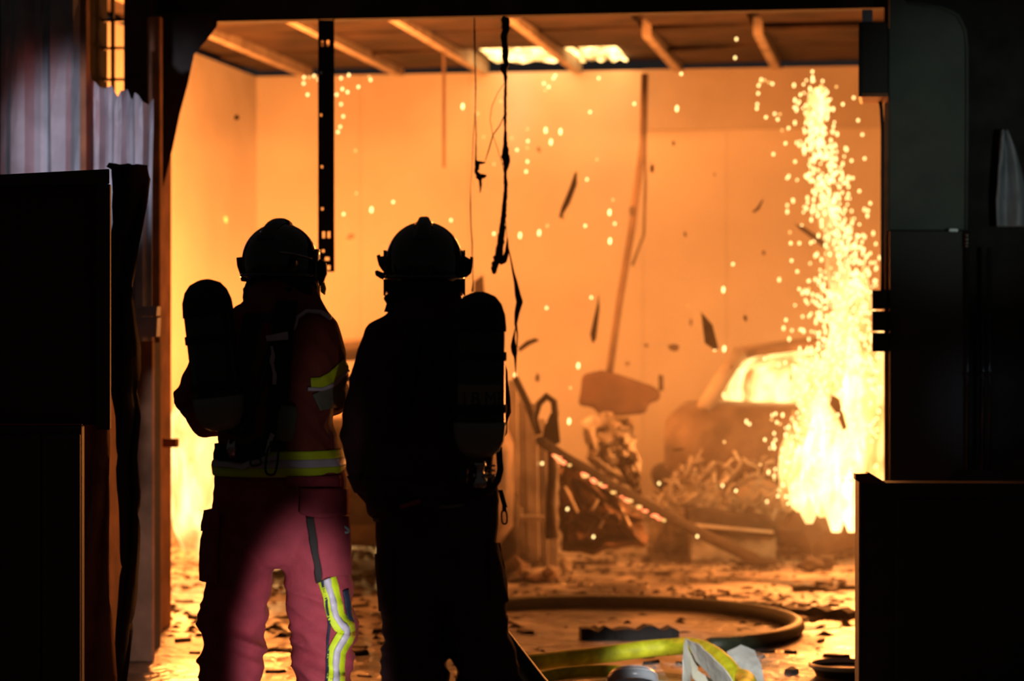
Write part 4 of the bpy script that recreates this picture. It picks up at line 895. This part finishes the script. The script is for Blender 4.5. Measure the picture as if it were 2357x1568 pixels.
for i, (x, y, h, w_, ln_, mt) in enumerate(((1815, 1180, .66, .10, .04, M_flame), (1862, 1205, 1.05, .14, .05, M_flame), (1925, 1225, 1.55, .18, .06, M_flame), (1985, 1240, 1.75, .18, -.02, M_flame), (2022, 1215, 1.4, .15, -.02, M_flame), (1895, 1190, .8, .16, .02, M_flameW), (1960, 1225, 1.35, .13, -.03, M_flameW), (1838, 1178, .42, .09, .0, M_flameW), (1985, 900, .75, .10, -.06, M_flame), (1940, 760, .9, .09, -.16, M_flameS))):
    tongue(f1, P(x, y, DF+(.25 if mt is M_flame else -.1)), h, w_, ln_, 20+i, mt)
f2 = empty('fire', P(1875, 310, DF)); tag(f2, 'small bright burst of fire high up at the top of the spark shower', 'fire')
for i, (x, y, h, w_, mt) in enumerate(((1880, 312, .30, .085, M_flameW), (1872, 300, .26, .07, M_flame), (1890, 285, .24, .06, M_flameW))): tongue(f2, P(x, y, DF), h, w_, .0, 40+i, mt)
f3 = empty('fire', L(-4.35, 15.3, 0)); tag(f3, 'bright fire burning just inside the left door jamb', 'fire')
for i in range(5): tongue(f3, L(-4.45+.12*i-.1, 15.2+.15*(i % 3), .02), 1.3+.35*(i % 2), .24, .05, 60+i, M_flame)
f4 = empty('fire', LP(1230, 140, VB-.5)); tag(f4, 'flames licking through a gap in the ceiling near its centre', 'fire')
for i, (xa, xb, mt) in enumerate(((1128, 1335, M_flameW), (1348, 1432, M_flameW))):
    mb = MB(); ua, ub = UV(xa, VB-.4), UV(xb, VB-.4); rows_ = []
    for j in range(7): rows_.append([L(ua+(ub-ua)*q/14, VB-1.02+.98*j/6, ZC+.085+.012*math.sin(q*1.3+j)) for q in range(15)])
    mb.grid(rows_); mb.build('flame_sheet', M_flameW, f4, smooth=True, solid=.012)
f5 = empty('fire', L(-2.9, 18.7, 0)); tag(f5, 'low fire burning behind the car that the firefighters hide', 'fire')
for i in range(4): tongue(f5, L(UV(720+80*i, 18.75), 18.75, .02), .7+.15*(i % 2), .18, .03, 80+i, M_flame)

# ---- sparks
def spark_mesh(nm, lx, lz, mt):
    vs_, fs_ = ico((lx, lx, lz), 1, 0, 1); me = bpy.data.meshes.new(nm); me.from_pydata([tuple(v) for v in vs_], [], fs_); me.materials.append(mt); return me
SM = [spark_mesh('spark', .009, .011, M_spark), spark_mesh('spark', .008, .016, M_spark), spark_mesh('spark', .009, .010, M_spark2), spark_mesh('spark_big', .011, .022, M_spark)]
def spark(p, me, label, group):
    o = bpy.data.objects.new('spark', me); COL.objects.link(o); o.location = p; tag(o, label, 'spark', group); return o
iso = [(700,178),(712,178),(723,175),(733,183),(699,192),(708,218),(785,180),(803,173),(850,177),(853,184),(788,205),(800,212),(825,200),(775,218),(785,240),(790,268),(783,292),(778,304),(818,347),(820,445),(791,493),(905,465),(1153,233),(1100,262),(1113,315),(1038,507),(1137,378),(1178,318),(1190,345),(1214,297),(1215,325),(1214,340),(1214,372),(1211,395),(1255,208),(1263,200),(1252,192),(1274,180),(1278,174),(1358,258),(1374,367),(1351,413),(1460,239),(1411,460),(1415,515),(1347,520),(1260,520),(1137,538),(1687,608),(1361,685),(1258,709),(1313,893),(1238,1067),(1248,1067),(1317,1135),(1306,1172),(1243,1185),(1250,1205),(1250,1221),(1366,1236),(1282,1263),(1276,1277),(1192,1307),(1200,1307),(1517,1113),(1605,1235),(1663,1118),(1694,1130),(1750,1070),(1185,863),(1568,170),(1692,133),(1645,805),(1378,180)]
bigs = [(855,483,'oval spark right of the hanging track, level with the helmets'),(1065,245,'oval spark left of the thin hanging wire'),(1256,300,'upper left oval spark of three clustered right of the thick cable'),(1268,327,'lowest oval spark of three clustered right of the thick cable'),(1290,303,'rightmost oval spark of three clustered right of the thick cable'),(1403,489,'oval spark right of the long curved sliver'),(1404,555,'oval spark left of the leaning pole at helmet height'),(1241,536,'oval spark right of the dripping strand top'),(1197,542,'oval spark touching the right side of the thick cable'),(1331,842,'oval spark just left above the hanging fixture'),(1310,970,'oval spark left below the hanging fixture'),(1665,667,'oval spark above the four-sided fragment'),(1667,803,'oval spark at the lower right of the four-sided fragment'),(1558,250,'pale oval spark high on the header panel')]
rs = random.Random(11)
for x, y in iso:
    k = rs.random(); spark(P(x, y, rs.uniform(14.6, 15.8)), SM[0] if k < .7 else SM[2], 'small round glowing spark drifting alone across the room', 'drifting sparks')
for x, y, lab in bigs: spark(P(x, y, rs.uniform(14.2, 15.0)), SM[3], 'large glowing '+lab, 'large falling sparks')
spark(P(1695, 90, 15.0), SM[0], 'lone spark glowing up against the ceiling joists', 'ceiling spark')
def col_at(y):     # centre and half width of the spark shower
    T = [(172, 1868, 26), (230, 1872, 40), (300, 1885, 42), (400, 1900, 50), (500, 1918, 55), (600, 1938, 78), (700, 1948, 92), (800, 1952, 98), (900, 1930, 112), (1000, 1905, 125), (1100, 1905, 122), (1170, 1915, 110)]
    for i in range(len(T)-1):
        if T[i][0] <= y <= T[i+1][0]:
            f = (y-T[i][0])/(T[i+1][0]-T[i][0]); return T[i][1]+(T[i+1][1]-T[i][1])*f, T[i][2]+(T[i+1][2]-T[i][2])*f
    return T[-1][1:]
pts = []
while len(pts) < 1700:
    y = 172+(1175-172)*(rs.random()**.68); c_, h_ = col_at(y); x = c_+rs.gauss(0, .56)*h_
    if y > 330 and x < c_-h_*.15 and 500 < y < 640 and rs.random() < .7: continue
    if y > 1060+rs.random()*130: continue
    if x > 2028 and y < 1080: continue
    if x > 1965 and y > 1085: continue
    pts.append((x, y))
for i in range(230):
    x, y = pts[i]; k = rs.random(); spark(P(x, y, rs.uniform(14.5, 15.3)), SM[0] if k < .55 else (SM[1] if k < .8 else SM[2]), 'small spark in the dense shower of sparks at the right', 'sparks in the shower')
stray = [(1743,240),(1750,190),(1746,197),(1783,262),(1790,275),(1795,263),(1780,355),(1812,410),(1808,330),(1840,335),(1742,250),(1745,215),(1760,185),(1770,190),(1778,193),(1763,270),(1800,300),(1815,295),(1752,183),(1830,372),(1825,460),(1818,535),(1820,560),(1822,600),(1835,625),(1840,560),(1975,277),(1965,225),(1985,310),(1870,165),(1845,520),(1925,200),(1940,240),(1990,365),(2003,468),(1998,485),(1963,410),(1960,370),(1978,440)]
for x, y in stray: spark(P(x, y, rs.uniform(14.5, 15.5)), SM[0] if rs.random() < .75 else SM[2], 'stray spark at the loose edge of the spark shower', 'stray sparks by the shower')
mb = MB()
for x, y in pts[230:]:
    e = rs.choice(((.008, .012), (.009, .016), (.007, .009))); vs_, fs_ = ico((e[0], e[0], e[1]), 1, 0, 1); o_ = P(x, y, rs.uniform(14.6, 15.9)); mb.add([v+o_ for v in vs_], fs_)
o = mb.build('spark_shower', M_spark, f1); o['kind'] = 'stuff'

# ---- drifting flakes of burnt material
def shard(name, x, y, w_, h_, tilt, D, seed, mt=M_darkdeb, label=None, group=None, cat='debris', n=7, pts_=None):
    rd = random.Random(seed); k = D/FPX; c = P(x, y, D); f_ = []; b_ = []
    if pts_: out_ = [((px-x)*k, -(py-y)*k) for px, py in pts_]
    else:
        out_ = []
        for i in range(n):
            a = 2*PI*i/n; r_ = rd.uniform(.65, 1.15); out_.append((math.cos(a)*w_*k/2*r_, math.sin(a)*h_*k/2*r_))
        out_ = [(a*math.cos(tilt)-b*math.sin(tilt), a*math.sin(tilt)+b*math.cos(tilt)) for a, b in out_]
    bow = rd.uniform(-.03, .03)
    for a, b in out_: f_.append(c+Vector((a, bow*abs(b)*8-.006, b))); b_.append(c+Vector((a*.96, bow*abs(b)*8+.008, b*.96)))
    o = MB().prism(f_, b_).build(name, mt); tag(o, label, cat, group); return o
FG = 'drifting burnt flakes'
for i, (x, y, w_, h_, t, lab) in enumerate([(1500,388,11,24,0,'dark upright oblong flake in the air right of the leaning pole top'),(1577,540,8,14,.2,'tiny flake in open air right of the loose wire end'),(1757,582,9,12,.4,'small flake left of the spark shower at mid height'),(1583,702,16,10,.3,'flat flake just above and left of the four-sided fragment'),(1487,795,16,9,0,'flat flake above the right half of the hanging fixture'),(1716,733,9,16,.3,'small upright flake between the four-sided fragment and the spark shower'),(1443,838,15,12,.3,'small flake close above the hanging fixture housing'),(1645,402,8,8,0,'tiny round speck high on the wall right of the leaning pole'),(1240,345,9,16,.3,'small flake right of the thick cable among a few sparks'),(520,505,10,18,0,'brown flake in front of the left wall above the covered cylinder'),(545,270,14,14,.3,'brown flake high on the left above the helmet'),(1360,1030,10,20,-.3,'small flake above the middle of the charred beam'),(1820,870,10,26,0,'dark flake in front of the burning car window'),(1890,490,18,30,.2,'black flake just above the curved strip in the spark shower'),(808,545,24,14,.6,'brown smeared flake between the two helmets'),(1683,845,7,16,0,'tiny upright flake left of the burning car roof'),(1562,1035,36,10,.1,'long flat flake above the tangled heap'),(1237,870,12,20,0,'small flake above the broken crate'),(1605,735,8,30,0,'thin upright flake nearest the left side of the four-sided fragment'),(1590,742,7,18,0,'thinner short flake second to the left of the four-sided fragment'),(1550,330,7,12,0,'tiny flake level with the lower edge of the wall header'),(1295,500,9,10,0,'small flake at the lower tip of the long curved sliver'),(1550,800,26,26,.2,'roundish ragged flake below and left of the four-sided fragment')]):
    shard('burnt_flake', x, y, w_, h_, t, 14.8+(i % 5)*.45, i, M_darkdeb if i % 3 else M_ash, lab, FG)
shard('burnt_shard', 1308, 450, 0, 0, 0, 14.6, 5, M_darkdeb, 'long curved burnt sliver slanting in the air right of the hanging cables', pts_=[(1328, 392), (1322, 400), (1308, 440), (1292, 478), (1286, 502), (1292, 500), (1312, 468), (1328, 425)])
shard('burnt_shard', 1632, 765, 0, 0, 0, 14.6, 6, M_darkdeb, 'largest dark four-sided fragment flying left of the spark shower', pts_=[(1614, 718), (1640, 748), (1654, 802), (1645, 806), (1622, 790)])
shard('burnt_shard', 1745, 475, 0, 0, 0, 14.8, 7, M_darkdeb, 'thin two-ended fragment flying above the burning car', pts_=[(1758, 458), (1752, 462), (1742, 478), (1730, 488), (1736, 490), (1748, 482)])
shard('burnt_shard', 1368, 735, 0, 0, 0, 14.8, 8, M_darkdeb, 'teardrop-shaped burnt fragment hanging left of the leaning pole', pts_=[(1378, 675), (1374, 700), (1358, 770), (1364, 792), (1372, 780), (1380, 710)])
shard('burnt_shard', 1862, 535, 0, 0, 0, 15.0, 9, M_darkdeb, 'dark curved strip falling inside the spark shower', pts_=[(1828, 515), (1850, 522), (1885, 545), (1902, 560), (1896, 572), (1870, 550), (1842, 530)])
shard('burnt_shard', 1215, 792, 0, 0, 0, 14.6, 10, M_darkdeb, 'dark bent stick standing out beside the dripping cable', pts_=[(1192, 802), (1212, 785), (1232, 778), (1242, 784), (1220, 794), (1196, 810)])
shard('burnt_shard', 1920, 930, 0, 0, 0, 14.7, 12, M_darkdeb, 'black ragged fragment low in the thick of the blaze', pts_=[(1914, 908), (1932, 918), (1938, 940), (1950, 985), (1940, 992), (1926, 955), (1908, 932)])
shard('burnt_shard', 1105, 655, 0, 0, 0, 15.2, 13, M_brown, 'brown upright fragment just above the silhouetted cylinder', pts_=[(1092, 648), (1112, 632), (1117, 700), (1090, 700)])

# ---- leaning pole with a box lamp
hl = empty('hanging_fixture', P(1425, 955, 16.6)); tag(hl, 'box-shaped fixture dangling on a leaning pole in the middle of the room', 'fixture')
mb = MB(); mb.tube([P(1484, 170, 16.6), P(1480, 330, 16.6), P(1455, 520, 16.6), P(1425, 700, 16.6), P(1402, 862, 16.6)], .026, 10); mb.build('pole', M_brown, hl, smooth=True)
mb = MB(); mb.tube([P(1484, 170, 16.5), P(1486, 420, 16.5), P(1482, 540, 16.5), P(1455, 612, 16.5)], .010, 8); mb.build('loose_wire', M_darkdeb, hl, smooth=True)
out_ = [(1340, 862), (1385, 852), (1420, 860), (1500, 888), (1522, 902), (1520, 922), (1492, 930), (1488, 952), (1430, 958), (1380, 958), (1366, 938), (1330, 934), (1336, 900)]
mb = MB(); mb.prism([P(x, y, 16.35) for x, y in out_], [P(x, y, 16.75) for x, y in out_]); mb.build('housing', mat('scorched_housing', (.13, .075, .06), .6, bump=.5, bscale=15, var=.3), hl, bevel=.03)
mb = MB(); mb.prism([P(x, y, 16.3) for x, y in ((1515, 862), (1527, 864), (1528, 900), (1516, 900))], [P(x, y, 16.4) for x, y in ((1515, 862), (1527, 864), (1528, 900), (1516, 900))]); mb.build('end_bracket', M_darkdeb, hl, bevel=.008)
for x, y in ((1455, 490), (1455, 482)): mb = MB(); mb.sphere(P(x, y, 16.55), .022, 8, 6); mb.build('clamp', M_darkdeb, hl)
mb = MB(); mb.boxL(UV(1018, 17.6), UV(1024, 17.6), 17.6, 17.63, CZ+(HY-384)/FPX*17.8, ZC); tag(mb.build('ceiling_rod', M_brown), 'thin rusty rod hanging from the ceiling between the two hanging cables and the track', 'rod')

# ================================================================== DEBRIS ON THE FLOOR
def lump(name, p, size, rz, seed, mt, label, cat='debris', group=None, jit=.3, sub=1):
    vs_, fs_ = ico(size, seed, jit, sub); Rz = Matrix.Rotation(rz, 3, 'Z'); mz = min(v.z for v in vs_)
    o = MB().add([Vector(p)+Rz @ v-Vector((0, 0, mz)) for v in vs_], fs_).build(name, mt); tag(o, label, cat, group); return o
# slanting charred beam with embers
bm_ = empty('charred_beam', fl(1740, 1290)); tag(bm_, 'long charred beam slanting down to the floor, embers glowing along it', 'beam')
e0, e1 = P(1243, 1015, 14.3), P(1738, 1288, 15.3); e1.z = max(.03, e1.z)
rings = []
for i in range(25):
    f = i/24; p = e0.lerp(e1, f); p.z += -.10*math.sin(f*PI)*.35; r_ = .028+.012*f+.006*noise.noise(Vector((f*14, 0, 0)))
    rings.append([p+Vector((math.cos(2*PI*q/7+.3)*r_*(1+.25*noise.noise(Vector((f*22, q, 1)))), math.cos(2*PI*q/7)*r_*.4, math.sin(2*PI*q/7+.3)*r_*(1+.25*noise.noise(Vector((f*22, q, 4)))))) for q in range(7)])
MB().loft(rings).build('timber', M_char, bm_)
for i in range(34):
    f = .04+.52*rs.random(); p = e0.lerp(e1, f); p.z += -.10*math.sin(f*PI)*.35-.030-rs.uniform(0, .012); p.y -= .02
    vs_, fs_ = ico((rs.uniform(.010, .024), .010, rs.uniform(.006, .012)), i, .25, 1); MB().add([p+v for v in vs_], fs_).build('ember', M_ember if i % 4 else M_spark2, bm_)
# upright scorched boards
bo = empty('broken_crate', fl(1225, 1225)); tag(bo, 'broken upright crate of pale scorched boards beside the silhouetted firefighter', 'crate')
for i, (x0, x1, yt, yb, d) in enumerate(((1168, 1190, 875, 1195, 14.9), (1191, 1212, 900, 1205, 14.92), (1213, 1236, 925, 1210, 14.9), (1237, 1256, 960, 1205, 14.94), (1257, 1280, 1020, 1175, 14.9))):
    yb = 1330; q = [P(x0+6, yb, d), P(x1+6, yb, d), P(x1, yt+rs.uniform(-8, 8), d+.05), P(x0, yt, d+.05)]; MB().prism(q, [p+Vector((0, .03, 0)) for p in q]).build('board', M_paleash, bo, bevel=.004)
q = [P(1165, 1185, 14.85), P(1285, 1190, 14.85), P(1285, 1200, 14.85), P(1165, 1200, 14.85)]; MB().prism(q, [p+Vector((0, .04, 0)) for p in q]).build('cross_board', M_paleash, bo, bevel=.004)
for i in range(14):
    lump('rubble', fl(rs.uniform(1165, 1300), rs.uniform(1322, 1345)), (rs.uniform(.05, .13), rs.uniform(.05, .09), rs.uniform(.03, .08)), rs.uniform(0, 3), 300+i, (M_darkdeb, M_brown, M_ash)[i % 3], 'burnt rubble chunk heaped at the foot of the broken crate', 'debris', 'rubble at the crate foot')
# twisted metal loop
tl = empty('twisted_metal', P(1262, 1020, 14.5)); tag(tl, 'dark twisted metal loop above the top end of the charred beam', 'scrap metal')
mb = MB(); mb.tube([P(x, y, 14.45) for x, y in ((1240, 1000), (1232, 965), (1240, 930), (1258, 912), (1275, 925), (1278, 955), (1268, 985))], [.030, .026, .034, .040, .036, .038, .045], 10, True, .6); mb.build('loop', M_char, tl, smooth=True)
mb = MB(); q = [(1268, 950), (1284, 955), (1290, 1020), (1270, 1026), (1248, 1012), (1252, 985)]; mb.prism([P(x, y, 14.40) for x, y in q], [P(x, y, 14.46) for x, y in q]); mb.build('plate', M_char, tl, bevel=.006)
mb = MB(); mb.tube([P(x, y, 14.5) for x, y in ((1185, 870), (1200, 900), (1212, 925), (1225, 960), (1240, 1000))], .022, 8); mb.build('bent_rod', M_char, tl, smooth=True)
mb = MB(); mb.tube([P(x, y, 14.5) for x, y in ((1268, 1020), (1272, 1080), (1266, 1160), (1270, 1240))], [.02, .03, .028, .04], 8); mb.build('prop', M_darkdeb, tl, smooth=True)
# dark crumpled panels under the beam
for i, (q, lab, d, mt) in enumerate(((((1290, 1060), (1345, 1080), (1420, 1150), (1480, 1190), (1490, 1260), (1300, 1280), (1285, 1180)), 'large dark crumpled panel lying under the charred beam', 15.2, mat('scorched_panel', (.13, .075, .05), .7, bump=.6, bscale=18, var=.6, vscale=7)),
                                ((((1345, 965), (1400, 950), (1450, 965), (1468, 1020), (1476, 1085), (1470, 1130), (1400, 1100), (1350, 1060))), 'pale slumped heap of cloth beneath the hanging fixture', 15.9, M_paleash),
                                ((((1420, 1040), (1455, 1060), (1478, 1125), (1462, 1140), (1425, 1090))), 'dark curved plate leaning behind the charred beam', 15.4, M_darkdeb))):
    cx_, cy_ = sum(p[0] for p in q)/len(q), sum(p[1] for p in q)/len(q); dense = []
    for j in range(len(q)):
        (xa, ya), (xb, yb) = q[j], q[(j+1) % len(q)]
        for m_ in range(6): f_ = m_/6; dense.append((xa+(xb-xa)*f_+rs.uniform(-5, 5), ya+(yb-ya)*f_+rs.uniform(-5, 5)))
    rows_ = []
    for m_ in range(7):
        k_ = 1-m_/7; rows_.append([P(cx_+(x-cx_)*k_, cy_+(y-cy_)*k_, d)+Vector((rs.uniform(-.012, .012), .22*noise.noise(Vector((x*.02*k_, y*.02, i*3.3)))-.10*(1-k_), rs.uniform(-.012, .012))) for x, y in dense])
    mb = MB(); back = [[p+Vector((0, .10, 0)) for p in rows_[0]]]; mb.loft(back+rows_); o = mb.build('debris_panel', mt); tag(o, lab, 'debris')
for xa, ya, xb, yb, lab in ((1362, 1175, 1376, 1150, 'shortest pale splinter on the crumpled panel under the beam'), (1380, 1215, 1405, 1172, 'pale splinter slanting right on the crumpled panel under the beam'), (1300, 1120, 1330, 1180, 'leftmost pale splinter slanting down on the crumpled panel'), (1430, 1170, 1450, 1210, 'rightmost pale splinter on the crumpled panel close under the beam')):
    o = MB().tube([P(xa, ya, 15.1), P(xb, yb, 15.1)], .022, 6, True, .5).build('splinter', M_paleash); tag(o, lab, 'splinter', 'splinters under the beam')
# long dark box of wreckage
q = [(1580, 1170), (1600, 1166), (1770, 1196), (1792, 1215), (1785, 1240), (1690, 1236), (1585, 1215)]
pf = [P(x, y, 15.9) for x, y in q]; bx = empty('charred_trough', fl(1690, 1272)); tag(bx, 'dark fallen box beam lying in front of the blaze', 'beam')
MB().prism(pf, [p+Vector((0, .25, .0)) for p in pf]).build('box', M_darkdeb, bx, bevel=.012)
MB().prism([P(x, y, 15.86) for x, y in ((1600, 1205), (1780, 1222), (1780, 1228), (1600, 1213))], [P(x, y, 15.9) for x, y in ((1600, 1205), (1780, 1222), (1780, 1228), (1600, 1213))]).build('lip', M_paleash, bx)
q = [(1590, 1215), (1690, 1236), (1788, 1238), (1785, 1296), (1590, 1296)]; pf = [P(x, y, 15.95) for x, y in q]
for p in pf: p.z = max(0, p.z)
MB().prism(pf, [p+Vector((0, .2, 0)) for p in pf]).build('rubble_bed', M_ash, bx, bevel=.01)
# tangled heap of strips
hp = empty('tangled_heap', fl(1650, 1260)); tag(hp, 'tangled heap of pale burnt strips in front of the burning car', 'heap')
def hp_top(x):
    T = [(1470, 1160), (1520, 1120), (1560, 1085), (1610, 1045), (1650, 1055), (1700, 1040), (1760, 1050), (1800, 1080)]
    for i in range(len(T)-1):
        if T[i][0] <= x <= T[i+1][0]: return T[i][1]+(T[i+1][1]-T[i][1])*(x-T[i][0])/(T[i+1][0]-T[i][0])
    return 1150
for i in range(170):
    x = rs.uniform(1480, 1795); y = rs.uniform(hp_top(x), 1190); d = rs.uniform(16.0, 16.5); a = rs.uniform(0, PI); ln_ = rs.uniform(14, 42)
    if rs.random() < .5: a = rs.uniform(.5, 1.2)
    pa = [P(x+math.cos(a)*ln_*(f-.5)+rs.uniform(-4, 4), y-math.sin(a)*ln_*(f-.5)+rs.uniform(-4, 4), d+rs.uniform(-.03, .03)) for f in (0, .33, .66, 1)]
    MB().tube(pa, rs.uniform(.008, .018), 6, True, .6).build('strip', M_paleash if i % 3 else M_ash, hp, smooth=True)
vs_, fs_ = ico((.42, .25, .30), 77, .2, 2); c_ = P(1640, 1200, 16.6); c_.z = .16
MB().add([c_+v for v in vs_], fs_).build('core', M_ash, hp)
for i, (x, y, s_, mt, lab) in enumerate(((1885, 1290, (.25, .2, .20), M_brown, 'glowing brown mound at the foot of the blaze'), (1868, 1318, (.09, .06, .05), M_char, 'black lump of charcoal left of the cabinet edge'), (1900, 1312, (.07, .05, .05), M_char, 'second black charcoal lump nearer the cabinet'), (1745, 1308, (.14, .05, .03), M_char, 'flat black chunk just below the low end of the beam'), (1215, 1330, (.12, .1, .05), M_darkdeb, 'dark mound behind the silhouetted firefighter hose'))):
    lump('charcoal_lump', fl(x, y), s_, 0, 100+i, mt, lab, 'debris', None, .25, 2)
# planks lying about
def plank(x0, y0, x1, y1, wd, h, lab, mt=M_char, seed=1):
    a, b = fl(x0, y0), fl(x1, y1); t = (b-a).normalized(); n = Vector((-t.y, t.x, 0)); f_ = []; rd = random.Random(seed); rings = []
    for i in range(13):
        f = i/12; p = a.lerp(b, f); w_ = wd/2*(1+.35*rd.uniform(-1, 1)); hh = h*(1+.3*rd.uniform(-1, 1)); z0 = .002
        rings.append([p-n*w_+Vector((0, 0, z0)), p+n*w_+Vector((0, 0, z0)), p+n*w_*.9+Vector((0, 0, hh)), p-n*w_*.9+Vector((0, 0, hh))])
    o = MB().loft(rings).build('charred_plank', mt); tag(o, lab, 'plank')
plank(1335, 1472, 1560, 1468, .10, .055, 'charred beam stump lying inside the hose loop', seed=3)
plank(1760, 1412, 1962, 1424, .10, .045, 'flat charred plank between the hose loop and the cabinet', seed=4)
plank(1828, 1362, 1966, 1356, .05, .03, 'thin charred lath above the flat plank near the cabinet', seed=5)
plank(1690, 1398, 1800, 1402, .05, .03, 'short charred lath touching the far side of the hose loop', seed=6)
plank(1300, 1302, 1420, 1300, .06, .03, 'short dark board on the floor left of the charred beam', M_darkdeb, seed=7)
# floor litter
kinds = []
for i in range(8):
    rd = random.Random(200+i); n = rd.randint(5, 7); out_ = [(math.cos(2*PI*j/n)*rd.uniform(.5, 1.2), math.sin(2*PI*j/n)*rd.uniform(.5, 1.2)) for j in range(n)]
    m = MB(); m.prism([Vector((a*.045, b*.03, .0)) for a, b in out_], [Vector((a*.04, b*.027, .010+.010*rd.random()+abs(a)*.012)) for a, b in out_]); me = m.mesh('burnt_scrap'); me.materials.append((M_char, M_darkdeb, M_ash, M_ash)[i % 4]); kinds.append(me)
cnt = 0
for i in range(330):
    x = rs.uniform(390, 1965); y = 1262+(1560-1262)*rs.random()**1.35; p = fl(x, y)
    if (p.xy-hc.xy).length < .93 and rs.random() < .8: continue
    o = bpy.data.objects.new('burnt_scrap', kinds[i % 8]); COL.objects.link(o); o.location = p; o.rotation_euler = (0, 0, rs.uniform(0, 6.28)); s_ = rs.uniform(.3, 1.25); o.scale = (s_*rs.uniform(.8, 1.8), s_, s_*rs.uniform(.35, .8))
    tag(o, 'small burnt scrap lying on the wet floor', 'debris', 'burnt scraps on the floor')

# fine ash and crumbs strewn over the far floor, too small to tell apart
mb = MB()
for i in range(1600):
    x = rs.uniform(390, 1965); y = 1245+(1470-1245)*rs.random()**1.6; p = fl(x, y)
    if (p.xy-hc.xy).length < 1.08 and rs.random() < .75: continue
    a = rs.uniform(0, 6.28); w_ = rs.uniform(.012, .05); d_ = rs.uniform(.010, .03); h_ = rs.uniform(.004, .022)
    t = Vector((math.cos(a), math.sin(a), 0)); n = Vector((-t.y, t.x, 0))
    mb.add([p-t*w_-n*d_*.6, p+t*w_*.8-n*d_, p+t*w_+n*d_*.7, p-t*w_*.7+n*d_, p+t*w_*.2+Vector((0, 0, h_)), p-t*w_*.3+n*d_*.2+Vector((0, 0, h_*.8))], [(0, 1, 4), (1, 2, 4), (2, 5, 4), (2, 3, 5), (3, 0, 5), (0, 4, 5)])
tag(mb.build('ash_litter', M_darkdeb), 'fine dark crumbs and ash strewn over the far floor', 'ash', kind='stuff')
